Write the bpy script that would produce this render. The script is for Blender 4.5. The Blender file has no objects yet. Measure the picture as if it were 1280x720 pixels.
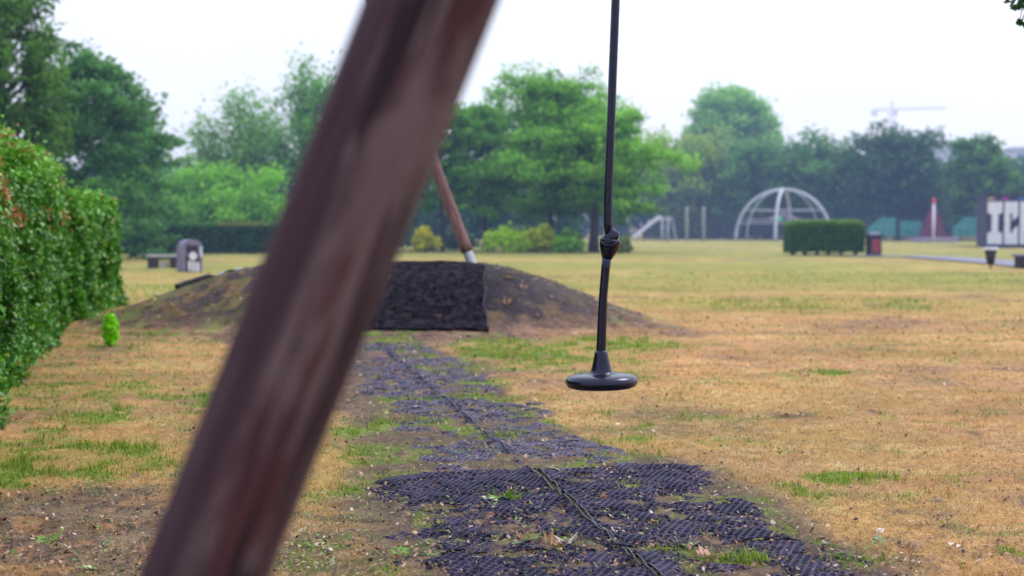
import bpy, bmesh, math, random
import numpy as np
from mathutils import Vector, Matrix

random.seed(7)
rng = np.random.default_rng(11)
S = bpy.context.scene
C = S.collection
R = math.radians
PI = math.pi

# ---------------------------------------------------------------- camera
CAM_H = 1.35
PITCH = math.atan(78 / 1778)
LENS = 50.0
FPX = 1280 * LENS / 36.0
cam = bpy.data.cameras.new("camera")
cam.lens = LENS
cam.sensor_width = 36.0
cam.clip_start = 0.05
cam.clip_end = 3000
cam.dof.use_dof = True
cam.dof.focus_distance = 6.75
cam.dof.aperture_fstop = 2.0
cam.dof.aperture_blades = 9
co = bpy.data.objects.new("camera", cam)
co.location = (0, 0, CAM_H)
co.rotation_euler = (PI / 2 - PITCH, 0, 0)
C.objects.link(co)
S.camera = co


def ray(px, py):
    u = (px - 640) / FPX
    v = (360 - py) / FPX
    c, s = math.cos(PITCH), math.sin(PITCH)
    return Vector((u, c + v * s, -s + v * c))


def at(px, py, Y):
    d = ray(px, py)
    return Vector((0, 0, CAM_H)) + d * (Y / d.y)


def G(px, py):
    d = ray(px, py)
    return Vector((0, 0, CAM_H)) + d * (-CAM_H / d.z)


# ---------------------------------------------------------------- numpy noise
def _hash(ix, iy, seed):
    h = (ix.astype(np.int64) * 374761393 + iy.astype(np.int64) * 668265263 + seed * 974711) & 0xFFFFFFFF
    h = ((h ^ (h >> 13)) * 1274126177) & 0xFFFFFFFF
    h = (h ^ (h >> 16)) & 0xFFFF
    return h / 65535.0


def vnoise(x, y, seed=0):
    x = np.asarray(x, float); y = np.asarray(y, float)
    ix = np.floor(x); iy = np.floor(y)
    fx = x - ix; fy = y - iy
    fx = fx * fx * (3 - 2 * fx); fy = fy * fy * (3 - 2 * fy)
    a = _hash(ix, iy, seed); b = _hash(ix + 1, iy, seed)
    c = _hash(ix, iy + 1, seed); d = _hash(ix + 1, iy + 1, seed)
    return (a * (1 - fx) + b * fx) * (1 - fy) + (c * (1 - fx) + d * fx) * fy


def fbm(x, y, scale, seed=0, oct=4):
    t = 0; a = .5; s = 0
    for i in range(oct):
        t = t + a * vnoise(x * scale, y * scale, seed + i * 17)
        s += a; a *= .5; scale *= 2.03
    return t / s


def sstep(a, b, x):
    t = np.clip((x - a) / (b - a), 0, 1)
    return t * t * (3 - 2 * t)


# ---------------------------------------------------------------- helpers
def tag(o, label=None, cat=None, group=None, kind=None):
    if label: o["label"] = label
    if cat: o["category"] = cat
    if group: o["group"] = group
    if kind: o["kind"] = kind
    return o


def thing(name, label, cat, loc=(0, 0, 0), rotz=0, group=None):
    o = bpy.data.objects.new(name, None)
    C.objects.link(o)
    o.location = loc
    o.rotation_euler = (0, 0, rotz)
    o.empty_display_size = .2
    return tag(o, label, cat, group)


def link(name, me, mat, parent=None, smooth=False):
    o = bpy.data.objects.new(name, me)
    C.objects.link(o)
    if mat is not None and len(me.materials) == 0:
        me.materials.append(mat)
    if parent is not None:
        o.parent = parent
    if smooth:
        me.polygons.foreach_set("use_smooth", [True] * len(me.polygons))
    return o


def obj(name, bm, mat, parent=None, smooth=False, bevel=0):
    me = bpy.data.meshes.new(name)
    bmesh.ops.recalc_face_normals(bm, faces=bm.faces[:])
    bm.to_mesh(me)
    bm.free()
    o = link(name, me, mat, parent, smooth)
    if bevel:
        m = o.modifiers.new("bevel", "BEVEL")
        m.width = bevel; m.segments = 2; m.limit_method = 'ANGLE'
    return o


def np_mesh(name, verts, faces, k, col=None, mats=None, smooth=False):
    """verts (N,3); faces (M,k) constant size"""
    me = bpy.data.meshes.new(name)
    verts = np.asarray(verts, np.float32); faces = np.asarray(faces, np.int32)
    me.vertices.add(len(verts))
    me.vertices.foreach_set("co", verts.ravel())
    me.loops.add(len(faces) * k)
    me.loops.foreach_set("vertex_index", faces.ravel())
    me.polygons.add(len(faces))
    me.polygons.foreach_set("loop_start", np.arange(0, len(faces) * k, k, dtype=np.int32))
    me.polygons.foreach_set("loop_total", np.full(len(faces), k, np.int32))
    if smooth:
        me.polygons.foreach_set("use_smooth", np.ones(len(faces), bool))
    me.update(calc_edges=True)
    if col is not None:
        a = me.color_attributes.new("col", 'FLOAT_COLOR', 'POINT')
        c4 = np.ones((len(verts), 4), np.float32); c4[:, :3] = col
        a.data.foreach_set("color", c4.ravel())
    return me


def add_box(bm, c, size, rotz=0, top=1.0):
    x, y, z = [s / 2 for s in size]
    vs = []
    cr, sr = math.cos(rotz), math.sin(rotz)
    for dz in (-z, z):
        k = top if dz > 0 else 1
        for dx, dy in ((-x, -y), (x, -y), (x, y), (-x, y)):
            dx *= k; dy *= k
            vs.append(bm.verts.new((c[0] + dx * cr - dy * sr, c[1] + dx * sr + dy * cr, c[2] + dz)))
    for f in ((3, 2, 1, 0), (4, 5, 6, 7), (0, 1, 5, 4), (1, 2, 6, 5), (2, 3, 7, 6), (3, 0, 4, 7)):
        bm.faces.new([vs[i] for i in f])


def add_tube(bm, pts, rad, seg=8, cap=True):
    pts = [Vector(p) for p in pts]
    if not hasattr(rad, '__len__'): rad = [rad] * len(pts)
    rings = []
    up = None
    for i, p in enumerate(pts):
        t = (pts[min(i + 1, len(pts) - 1)] - pts[max(i - 1, 0)]).normalized()
        if up is None:
            up = t.orthogonal().normalized()
        else:
            up = (up - t * up.dot(t))
            up = up.normalized() if up.length > 1e-5 else t.orthogonal().normalized()
        b = t.cross(up)
        rings.append([bm.verts.new(p + (up * math.cos(2 * PI * k / seg) + b * math.sin(2 * PI * k / seg)) * rad[i]) for k in range(seg)])
    for i in range(len(rings) - 1):
        for k in range(seg):
            bm.faces.new((rings[i][k], rings[i][(k + 1) % seg], rings[i + 1][(k + 1) % seg], rings[i + 1][k]))
    if cap:
        bm.faces.new(rings[0][::-1]); bm.faces.new(rings[-1])


def add_lathe(bm, prof, seg=32, M=Matrix.Identity(4)):
    """prof list of (r,z)"""
    rings = []
    for r, z in prof:
        if r < 1e-5:
            rings.append([bm.verts.new(M @ Vector((0, 0, z)))])
        else:
            rings.append([bm.verts.new(M @ Vector((r * math.cos(2 * PI * k / seg), r * math.sin(2 * PI * k / seg), z))) for k in range(seg)])
    for a, b in zip(rings, rings[1:]):
        for k in range(seg):
            k2 = (k + 1) % seg
            if len(a) == 1 and len(b) == 1: continue
            if len(a) == 1: bm.faces.new((a[0], b[k2], b[k]))
            elif len(b) == 1: bm.faces.new((a[k], a[k2], b[0]))
            else: bm.faces.new((a[k], a[k2], b[k2], b[k]))


# ---------------------------------------------------------------- materials
def mat(name, base=(.5, .5, .5), rough=.7, spec=.3, metal=0):
    m = bpy.data.materials.new(name); m.use_nodes = True
    b = m.node_tree.nodes["Principled BSDF"]
    b.inputs["Base Color"].default_value = (*base, 1)
    b.inputs["Roughness"].default_value = rough
    b.inputs["Specular IOR Level"].default_value = spec
    b.inputs["Metallic"].default_value = metal
    return m, m.node_tree, b


def noisy(name, c1, c2, scale=8, rough=.7, spec=.3, bump=.2, metal=0, stretch=(1, 1, 1), detail=6, lo=.35, hi=.65, dist=.01):
    """colour varies between c1 and c2 by object-space noise, with bump"""
    m, nt, b = mat(name, c1, rough, spec, metal)
    tc = nt.nodes.new("ShaderNodeTexCoord")
    mp = nt.nodes.new("ShaderNodeMapping"); mp.inputs["Scale"].default_value = stretch
    n = nt.nodes.new("ShaderNodeTexNoise"); n.inputs["Scale"].default_value = scale; n.inputs["Detail"].default_value = detail
    rp = nt.nodes.new("ShaderNodeValToRGB")
    rp.color_ramp.elements[0].position = lo; rp.color_ramp.elements[0].color = (*c1, 1)
    rp.color_ramp.elements[1].position = hi; rp.color_ramp.elements[1].color = (*c2, 1)
    nt.links.new(tc.outputs["Object"], mp.inputs[0]); nt.links.new(mp.outputs[0], n.inputs["Vector"])
    nt.links.new(n.outputs["Fac"], rp.inputs[0]); nt.links.new(rp.outputs[0], b.inputs["Base Color"])
    if bump:
        bp = nt.nodes.new("ShaderNodeBump"); bp.inputs["Strength"].default_value = bump; bp.inputs["Distance"].default_value = dist
        nt.links.new(n.outputs["Fac"], bp.inputs["Height"]); nt.links.new(bp.outputs[0], b.inputs["Normal"])
    return m


def attr_mat(name, rough=.6, spec=.25, trans=.3, tint=1.0):
    """leaf / blade: colour read from the mesh's own colour attribute"""
    m, nt, b = mat(name, (.1, .2, .05), rough, spec)
    at_ = nt.nodes.new("ShaderNodeAttribute"); at_.attribute_name = "col"
    nt.links.new(at_.outputs["Color"], b.inputs["Base Color"])
    if trans > 0:
        out = nt.nodes["Material Output"]
        tr = nt.nodes.new("ShaderNodeBsdfTranslucent")
        mx = nt.nodes.new("ShaderNodeMixShader"); mx.inputs[0].default_value = trans
        nt.links.new(at_.outputs["Color"], tr.inputs["Color"])
        nt.links.new(b.outputs[0], mx.inputs[1]); nt.links.new(tr.outputs[0], mx.inputs[2])
        nt.links.new(mx.outputs[0], out.inputs[0])
    return m


LEAF = attr_mat("tree_leaf", .55, .2, .3)
HEDGE_LEAF = attr_mat("hedge_leaf", .38, .45, .22)
BLADE = attr_mat("grass_blade", .7, .15, .3)
FALLEN = attr_mat("fallen_leaf_surface", .5, .35, .2)
BARK = noisy("bark", (.035, .03, .03), (.09, .075, .065), 6, .9, .1, .4, stretch=(3, 3, .6))
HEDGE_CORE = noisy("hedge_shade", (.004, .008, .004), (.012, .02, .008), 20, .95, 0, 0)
RUBBER = noisy("black_rubber", (.003, .003, .009), (.008, .008, .018), 30, .22, .55, .1, dist=.002)
RUBBER.node_tree.nodes['Principled BSDF'].inputs['Specular Tint'].default_value = (.62, .66, 1, 1)


def mat_rubber():
    m, nt, b = mat("mat_rubber", (.03, .025, .045), .5, .22)
    b.inputs["Specular Tint"].default_value = (.7, .7, 1, 1)
    g = nt.nodes.new("ShaderNodeNewGeometry")
    n = nt.nodes.new("ShaderNodeTexNoise"); n.inputs["Scale"].default_value = 5; n.inputs["Detail"].default_value = 8
    rp = nt.nodes.new("ShaderNodeValToRGB")
    rp.color_ramp.elements[0].position = .40; rp.color_ramp.elements[0].color = (.006, .006, .022, 1)
    rp.color_ramp.elements[1].position = .68; rp.color_ramp.elements[1].color = (.050, .038, .078, 1)
    nt.links.new(g.outputs["Position"], n.inputs["Vector"]); nt.links.new(n.outputs["Fac"], rp.inputs[0])
    nt.links.new(rp.outputs[0], b.inputs["Base Color"])
    return m


MAT_RUBBER = mat_rubber()
SKY_SHEEN_RUBBER = noisy("sky_sheen_rubber", (.022, .022, .052), (.115, .10, .165), 7, .55, .3, 0, lo=.35, hi=.65)  # lighter violet copy for far mats: grazing sky reflection put into the colour


def ground_material():
    m, nt, b = mat("ground_surface", (.4, .3, .2), .9, .1)
    a = nt.nodes.new("ShaderNodeAttribute"); a.attribute_name = "col"
    g = nt.nodes.new("ShaderNodeNewGeometry")

    def noise(sc, det=5, rough=.65):
        n = nt.nodes.new("ShaderNodeTexNoise"); n.inputs["Scale"].default_value = sc; n.inputs["Detail"].default_value = det
        n.inputs["Roughness"].default_value = rough
        nt.links.new(g.outputs["Position"], n.inputs["Vector"]); return n

    def mapr(src, a0, a1, b0, b1):
        r = nt.nodes.new("ShaderNodeMapRange"); r.inputs[1].default_value = a0; r.inputs[2].default_value = a1
        r.inputs[3].default_value = b0; r.inputs[4].default_value = b1
        nt.links.new(src, r.inputs[0]); return r.outputs[0]
    n1 = noise(70, 6, .75); n2 = noise(9, 6, .7); n3 = noise(1.3, 6, .65)
    m1 = mapr(n1.outputs["Fac"], .3, .7, .45, 1.5)
    m2 = mapr(n2.outputs["Fac"], .3, .7, .72, 1.25)
    m3 = mapr(n3.outputs["Fac"], .3, .7, .8, 1.2)
    p = nt.nodes.new("ShaderNodeMath"); p.operation = 'MULTIPLY'; nt.links.new(m1, p.inputs[0]); nt.links.new(m2, p.inputs[1])
    p2 = nt.nodes.new("ShaderNodeMath"); p2.operation = 'MULTIPLY'; nt.links.new(p.outputs[0], p2.inputs[0]); nt.links.new(m3, p2.inputs[1])
    v = nt.nodes.new("ShaderNodeVectorMath"); v.operation = 'SCALE'
    nt.links.new(a.outputs["Color"], v.inputs[0]); nt.links.new(p2.outputs[0], v.inputs["Scale"])
    nt.links.new(v.outputs[0], b.inputs["Base Color"])
    bp = nt.nodes.new("ShaderNodeBump"); bp.inputs["Strength"].default_value = .7; bp.inputs["Distance"].default_value = .02
    nt.links.new(n1.outputs["Fac"], bp.inputs["Height"]); nt.links.new(bp.outputs[0], b.inputs["Normal"])
    return m


GROUND = ground_material()

# ---------------------------------------------------------------- layout of the cableway
SEAM0, SEAMK = 1.57, -.19            # centre line of the run: X = SEAM0 + SEAMK*Y
RUN_DIR = Vector((SEAMK, 1, 0)).normalized()
RUN_SIDE = Vector((RUN_DIR.y, -RUN_DIR.x, 0))      # to the right
MC = (-1.85, 19.9)                    # centre of the launch mound


def seam_x(Y): return SEAM0 + SEAMK * Y


def mound_h(X, Y):
    dx = X - MC[0]
    dy = Y - MC[1]
    rx = np.where(dx < 0, 4.55, 4.3)
    ax = np.clip((np.abs(dx) - 1.2) / (rx - 1.2), 0, 1)
    ry = np.where(dy < 0, 2.75, 3.6)
    ay = np.clip((np.abs(dy) - .8) / (ry - .8), 0, 1)
    r = np.sqrt(ax * ax + ay * ay)
    h = .83 * (1 - sstep(0, 1, r))
    w = sstep(0, .1, h)
    return h + w * (.07 * (fbm(X, Y, 1.1, 5) - .5) + .03 * (fbm(X, Y, 5, 8) - .5))


# patches of green seen in the photograph: px, py, half-width px, half-height px, strength
GP = [(60, 570, 120, 20, .9), (150, 585, 60, 14, .6), (1062, 597, 62, 9, 1.3), (985, 615, 28, 8, .7), (780, 551, 40, 6, 1.1),
      (435, 543, 22, 8, 1.0), (640, 440, 90, 14, 1.0), (760, 432, 110, 12, .7), (620, 428, 50, 8, .9), (560, 460, 60, 10, .5),
      (895, 552, 26, 5, .6), (945, 552, 20, 4, .7), (1040, 467, 22, 4, .9), (810, 530, 14, 3, .8),
      (900, 662, 40, 9, .7), (925, 700, 40, 9, .8), (1075, 700, 40, 10, .9), (1270, 690, 30, 7, .9), (640, 640, 40, 8, .5),
      (720, 610, 60, 8, .5), (820, 685, 30, 10, .5), (1010, 672, 20, 6, .5), (440, 575, 30, 10, .5), (470, 610, 60, 12, .35),
      (760, 470, 70, 10, .4), (120, 520, 60, 12, .45), (250, 500, 60, 10, .3), (30, 600, 50, 14, .7), (700, 690, 40, 8, .3),
      (1230, 320, 110, 9, 1.1), (1150, 345, 170, 9, .8), (900, 335, 220, 6, .6), (250, 330, 90, 4, .6), (640, 345, 120, 8, .35),
      (1000, 380, 260, 12, .35), (1000, 347, 330, 6, .7), (700, 455, 140, 14, .45), (600, 480, 60, 10, .5), (520, 500, 50, 14, .3), (860, 650, 20, 6, .5), (960, 640, 20, 5, .5), (1005, 330, 60, 6, .7),
      (700, 665, 14, 5, .9), (240, 365, 60, 10, .5), (170, 400, 40, 12, .5)]
BP = [(110, 660, 230, 60, 1.15), (30, 700, 210, 55, 1.1), (220, 700, 130, 60, 1.0), (430, 680, 110, 60, 1.2), (250, 600, 60, 20, .5), (1150, 640, 60, 12, .4),
      (1180, 690, 120, 25, .45), (700, 480, 60, 16, .4), (990, 518, 30, 5, 1.1), (1090, 515, 8, 3, 1.0), (1215, 540, 12, 3, .9),
      (560, 470, 110, 40, .6), (1150, 655, 20, 5, .8), (1170, 625, 14, 4, .7), (240, 545, 60, 20, .35), (1250, 620, 50, 14, .35),
      (930, 690, 160, 20, .35), (620, 425, 70, 10, .5), (800, 410, 70, 10, .6), (100, 445, 60, 25, .4), (1190, 660, 30, 5, .5)]


def _ell(lst, X, Y):
    out = np.zeros_like(X)
    for px, py, hw, hh, s in lst:
        c = G(px, py); a = G(px, py + hh); b_ = G(px, max(py - hh, 291))
        rx = hw / FPX * c.y; ry = max(abs(b_.y - a.y) / 2, .05)
        cy = (a.y + b_.y) / 2
        d = np.sqrt(((X - c.x) / rx) ** 2 + ((Y - cy) / ry) ** 2)
        out = np.maximum(out, s * (1 - sstep(.35, 1.25, d)))
    return out


def run_mask(X, Y):
    """1 on the line of rubber mats"""
    d = np.abs(X - (SEAM0 + SEAMK * Y))
    e = .12 * (fbm(X, Y, 1.6, 31) - .5) * 4
    k = 1 - .30 * sstep(7.6, 8.8, Y) * (X > (SEAM0 + SEAMK * Y)) - .15 * sstep(8, 10, Y)
    return (1 - sstep(.85, 1.2, d / k + e)) * (1 - sstep(17.2, 17.8, Y))


def ground_attr(X, Y):
    n = fbm(X, Y, .9, 3, 5); n2 = fbm(X, Y, 6, 9, 4); n3 = fbm(X, Y, .12, 21, 4); nf = fbm(X, Y, 22, 44, 3)
    nb = fbm(X * .55, Y * 1.4, 1.6, 77, 4)
    g = _ell(GP, X, Y) * (.25 + 1.5 * sstep(.35, .62, n2))
    g = g + .38 * sstep(.55, .72, n2 * .6 + nb * .4) + .18 * sstep(.5, .75, n3)
    far = sstep(16, 45, Y)
    g = g + far * (.36 + .7 * sstep(.38, .6, fbm(X * .25, Y, .16, 91, 4)))
    g = g + .35 * (1 - sstep(0, 4, X + 3.6 + (Y - 10) * .22)) * sstep(.4, .6, n2) * (X < 0)
    bare = _ell(BP, X, Y) * (.35 + 1.1 * sstep(.35, .6, n2))
    bare = bare + .5 * sstep(.56, .72, n) + .3 * sstep(.6, .75, nb) * (1 - far)
    h = mound_h(X, Y)
    bare = np.maximum(bare, 1.3 * sstep(.02, .14, h))
    bare = np.maximum(bare, run_mask(X, Y) * .95)
    rmk = run_mask(X, Y)
    g = g + rmk * 1.6 * sstep(.58, .66, fbm(X, Y, 3.3, 211, 4)) * (.6 + .8 * sstep(8, 11, Y))
    g = g * (1 - .75 * np.clip(_ell(BP[:3], X, Y), 0, 1));
    fr_ = (1 - sstep(1.3, 2.1, np.abs(X - MC[0]) + .6 * (n2 - .5))) * sstep(15.6, 16.6, Y + (n2 - .5) * 1.5) * (1 - sstep(17.8, 18.2, Y))
    bare = np.maximum(bare, fr_ * (.6 + .8 * nf))
    bare = bare + .5 * (1 - sstep(2.2, 4.6, np.abs(X - MC[0]))) * sstep(16.2, 17.2, Y) * (Y < 19)
    g = g * (1 - .55 * run_mask(X, Y)); g = g * (1 - .75 * sstep(.03, .3, h))
    return np.clip(g, 0, 1), np.clip(bare, 0, 1), n, n2, n3, nf


def mixc(a, b, t): return a * (1 - t[:, None]) + np.asarray(b)[None, :] * t[:, None]


def ground_col(X, Y):
    g, bare, n, n2, n3, nf = ground_attr(X, Y)
    far = sstep(14, 40, Y)
    c = np.empty((len(X), 3)); c[:] = (.49, .285, .115)
    c = mixc(c, (.56, .37, .185), sstep(.42, .62, n2))
    c = mixc(c, (.40, .215, .10), .7 * sstep(.5, .7, nf))
    c = mixc(c, (.46, .31, .12), far * .9)
    c = c * (1 + .34 * (fbm(X * .5, Y * 1.2, .55, 301, 4) - .5) * 2)[:, None]
    c = mixc(c, (.42, .22, .15), .45 * sstep(.5, .68, fbm(X * .6, Y, 1.1, 303, 4)) * (1 - far))
    c = mixc(c, (.15, .095, .08), bare * (.75 + .25 * sstep(.3, .6, nf)))
    c = mixc(c, (.30, .19, .14), bare * sstep(.52, .68, n2) * .5)
    rm = run_mask(X, Y)
    c = mixc(c, (.13, .082, .078), rm * (.55 + .45 * sstep(.35, .6, n2)))
    c = mixc(c, (.30, .19, .13), rm * sstep(.56, .7, nf) * .6)
    c = mixc(c, (.07, .05, .055), bare * sstep(.56, .68, fbm(X, Y, 13, 29, 3)) * .6)
    h = mound_h(X, Y)
    mh = sstep(.05, .3, h)
    c = mixc(c, (.068, .055, .066), mh * (.94 - .28 * (1 - sstep(-4.6, -3.0, X))))
    c = mixc(c, (.040, .036, .048), np.clip(mh * (1 - sstep(1.5, 3.2, X - MC[0] + .8 * (n2 - .5))) * sstep(1.0, 1.2, X - MC[0]), 0, .9))
    c = mixc(c, (.22, .15, .07), mh * sstep(.5, .62, fbm(X, Y, 6, 66, 4)) * .8 * (1 - .85 * sstep(-1.2, -.3, X) * sstep(.12, .45, h)))
    c = mixc(c, (.11, .17, .035), mh * (1 - mh * .5) * (1 - .95 * sstep(-1.2, -.3, X) * sstep(.12, .4, h)) * sstep(.55, .68, fbm(X, Y, 2.5, 68, 4)) * .9)
    c = mixc(c, (.15, .25, .035), np.clip(g * (1 - far * .45), 0, .85))
    return c * 1.0


def ground_z(X, Y):
    near = 1 - sstep(9, 22, Y)
    z = .022 * (fbm(X, Y, 1.1, 3, 3) - .5) * 2 + near * (.016 * (fbm(X, Y, 7, 9, 3) - .5) * 2 + .008 * (fbm(X, Y, 30, 13, 2) - .5) * 2)
    # sink the ground where the mound stands over it
    return z * sstep(-3, 1, Y)


# ---------------------------------------------------------------- the ground sheet
def build_ground():
    t = np.concatenate([np.linspace(-6, -.75, 40, endpoint=False), np.linspace(-.75, -.42, 60, endpoint=False),
                        np.linspace(-.42, .42, 520, endpoint=False), np.linspace(.42, .75, 60, endpoint=False), np.linspace(.75, 6, 41)])
    ys = [-60, -40, -25, -15, -8, -4, -1, 1, 2, 3, 3.6, 4.1, 4.5]
    y = 4.8
    while y < 900:
        ys.append(y)
        y *= 1.0048 if y < 30 else (1.012 if y < 140 else 1.08)
    ys = np.array(ys)
    T, Yg = np.meshgrid(t, ys)
    X = T * (np.maximum(Yg, 3) + .6); X = X.ravel(); Y = Yg.ravel()
    Z = ground_z(X, Y)
    Z = np.where(mound_h(X, Y) > .05, -.02, Z)
    col = ground_col(X, Y)
    nx = len(t); ny = len(ys)
    i = np.arange(ny - 1)[:, None] * nx + np.arange(nx - 1)[None, :]
    F = np.stack([i, i + 1, i + nx + 1, i + nx], -1).reshape(-1, 4)
    me = np_mesh("ground", np.stack([X, Y, Z], 1), F, 4, col, smooth=True)
    tag(link("ground", me, GROUND), "dry ochre park grass with green patches", "ground", kind="structure")


def build_mound():
    xs = np.linspace(MC[0] - 4.9, MC[0] + 4.7, 420); ys = np.linspace(MC[1] - 3.1, MC[1] + 4, 260)
    Xg, Yg = np.meshgrid(xs, ys); X = Xg.ravel(); Y = Yg.ravel()
    h = mound_h(X, Y)
    Z = h + .01 * (fbm(X, Y, 14, 71, 3) - .5) * 2 + ground_z(X, Y) * (h < .1) - .035 * (h < .012) + .004
    nx = len(xs)
    i = np.arange(len(ys) - 1)[:, None] * nx + np.arange(nx - 1)[None, :]
    F = np.stack([i, i + 1, i + nx + 1, i + nx], -1).reshape(-1, 4)
    me = np_mesh("mound", np.stack([X, Y, Z], 1), F, 4, ground_col(X, Y), smooth=True)
    tag(link("mound", me, GROUND), "low earth launch mound at the end of the cableway", "mound", kind="structure")


build_ground()
build_mound()

# ---------------------------------------------------------------- grass blades (stuff)
MAT_TOP = .012


def build_blades():
    N = 380000
    u = rng.random(N)
    Y = 4.7 * (42 / 4.7) ** (u ** 1.15)
    t = (rng.random(N) - .5) * .86
    X = t * (Y + .3)
    g, bare, n, n2, n3, nf = ground_attr(X, Y)
    h = mound_h(X, Y)
    keep = rng.random(N) < np.clip(1 - bare * 1.05 + g * .7, .06, 1) * (1 - .9 * sstep(14, 34, Y)) * (.35 + .65 * sstep(.35, .55, n2) + .4 * g)
    keep &= ~((run_mask(X, Y) > .3) & (rng.random(N) > .24 + .9 * np.clip(g * 1.5 - .3, 0, 1)))
    keep &= ~((h > .04) & (rng.random(N) > .22))
    X, Y, g, bare, n2, h = [a[keep] for a in (X, Y, g, bare, n2, h)]
    N = len(X)
    z0 = np.where(h > .04, h, ground_z(X, Y)) - .004
    sc = np.maximum(1, Y / 8.5)
    green = rng.random(N) < np.clip(g * 1.05 - .06, 0, 1)
    L = (.014 + .028 * rng.random(N)) * np.where(green, 1.15, 1.0) * (sc ** .3)
    tuft = sstep(.60, .72, fbm(X, Y, 3.2, 55, 3)); L = L * (1 + .9 * tuft) * np.where(green & (g < .45), .6, 1)
    W = (.0012 + .0012 * rng.random(N)) * sc * np.where(green, 1.35, 1)
    az = rng.random(N) * 2 * PI
    tilt = np.where(green, .3 + .7 * rng.random(N), .55 + .95 * rng.random(N))
    dx, dy = np.cos(az), np.sin(az)
    sx, sy = -dy, dx
    b = np.stack([X, Y, z0], 1)
    s = np.stack([sx * W, sy * W, np.zeros(N)], 1)
    mid = b + np.stack([dx * L * .5 * np.sin(tilt * .6), dy * L * .5 * np.sin(tilt * .6), L * .5 * np.cos(tilt * .6)], 1)
    tip = mid + np.stack([dx * L * .6 * np.sin(tilt * 1.15), dy * L * .6 * np.sin(tilt * 1.15), L * .5 * np.cos(tilt * 1.15)], 1)
    V = np.stack([b - s, b + s, mid + s * .7, mid - s * .7, tip], 1).reshape(-1, 3)
    k = np.arange(N)[:, None] * 5
    F = np.concatenate([k + [[0, 1, 2]], k + [[0, 2, 3]], k + [[3, 2, 4]]], 0)
    r = rng.random(N)
    dry = np.array([[.64, .40, .165]]) * (.55 + .7 * rng.random((N, 1))) * np.stack([np.ones(N), .88 + .18 * r, .8 + .35 * r], 1)
    gr = np.array([[.17, .33, .03]]) * (.5 + .9 * rng.random((N, 1))) * np.stack([.8 + .9 * r, np.ones(N), np.ones(N)], 1)
    c = np.where(green[:, None], gr, dry)
    c = np.clip(c, 0, .8)
    col = np.repeat(c, 5, 0).reshape(N, 5, 3)
    col[:, 0] *= .6; col[:, 1] *= .6  # blade feet darkened: shade at the roots painted into the colour
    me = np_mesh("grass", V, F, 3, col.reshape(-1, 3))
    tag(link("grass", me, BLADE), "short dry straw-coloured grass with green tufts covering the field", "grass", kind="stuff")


build_blades()


# ---------------------------------------------------------------- rubber mats
def lattice(name, fn, W, Lg, pitch, th, parent, material, drop=0.0, seed=0):
    """honeycomb rubber mesh of rings over a W x Lg rectangle, fn maps (u,v,w) arrays to xyz"""
    r_ = np.random.default_rng(seed)
    nx = int(W / pitch); ny = int(Lg / (pitch * .866))
    gx, gy = np.meshgrid(np.arange(nx), np.arange(ny))
    cx = (gx + .25 + .5 * (gy % 2)) * W / (nx + .5) + W / (nx + .5) * .25
    cy = (gy + .5) * Lg / ny
    cx = cx.ravel(); cy = cy.ravel()
    if drop:
        k = r_.random(len(cx)) > drop; cx, cy = cx[k], cy[k]
    n = len(cx); seg = 6
    a = np.arange(seg) * 2 * PI / seg + PI / 6
    ro = pitch * .577; ri = pitch * .40
    ci, si = np.cos(a), np.sin(a)
    def ring(r, w): return np.stack([cx[:, None] + r * ci, cy[:, None] + r * si, np.full((n, seg), w)], -1)
    P = np.concatenate([ring(ro, th * .9), ring((ro + ri) / 2, th), ring(ri, th * .9), ring(ri, 0.)], 1).reshape(-1, 3)
    xyz = fn(P[:, 0], P[:, 1], P[:, 2])
    base = np.arange(n)[:, None, None] * (seg * 4)
    k = np.arange(seg); k2 = (k + 1) % seg
    Fs = []
    for j in range(3):
        Fs.append(np.stack([k + j * seg, k2 + j * seg, k2 + (j + 1) * seg, k + (j + 1) * seg], -1))
    F = (base + np.concatenate(Fs, 0)[None]).reshape(-1, 4)
    me = np_mesh(name, xyz, F, 4)
    return link(name, me, material, parent)


def tile(y0, Lg, side, W, pitch, rise, label, seed, drop):
    """one mat: starts at distance y0 along the run, side -1 left / +1 right of the seam"""
    rr = random.Random(seed)
    o = Vector((seam_x(y0), y0, 0))
    skew = rr.uniform(-.012, .012)
    t = thing("rubber_mat", label, "rubber mat", o, 0, "rubber mesh mats laid in two rows under the cableway")

    def place(u, v, w):
        uu = (u + .003) * side
        X = o.x + RUN_SIDE.x * uu + RUN_DIR.x * v + skew * v
        Y = o.y + RUN_SIDE.y * uu + RUN_DIR.y * v
        gz = .022 * (fbm(X, Y, 1.1, 3, 3) - .5) * 2
        lift = .013 * np.exp(-((u) / .05) ** 2)                       # edges curl a little at the seam
        bury = -.020 * sstep(.54, .70, fbm(X, Y, 2.4, 123, 4)) - .016 * sstep(.46, .68, fbm(X, Y, 13, 124, 3)) - .05 * sstep(.62 if y0 < 7.7 else .42, 1.0 if y0 < 7.7 else .75, u / W + .45 * (fbm(X, Y, 3, 64) - .5))
        Z = gz + rise + lift + bury + w
        return np.stack([X - o.x, Y - o.y, Z], -1)
    mr_ = MAT_RUBBER if y0 < 7.7 else SKY_SHEEN_RUBBER
    lattice("mesh_grid", place, W, Lg, pitch, .012, t, mr_, drop, seed)
    # rounded rim along the seam
    bm = bmesh.new()
    vs = np.linspace(0, Lg, 40)
    wob = np.array([.0035 * math.sin(v * 7 + seed) + rr.uniform(-.0012, .0012) for v in vs])
    P = place(np.abs(wob), vs, np.full(40, .010) + .007 * fbm(vs, vs * 0 + seed, 3, 4))
    add_tube(bm, [tuple(p) for p in P], .0042, 6)
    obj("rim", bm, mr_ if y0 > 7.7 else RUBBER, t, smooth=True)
    return t


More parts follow.
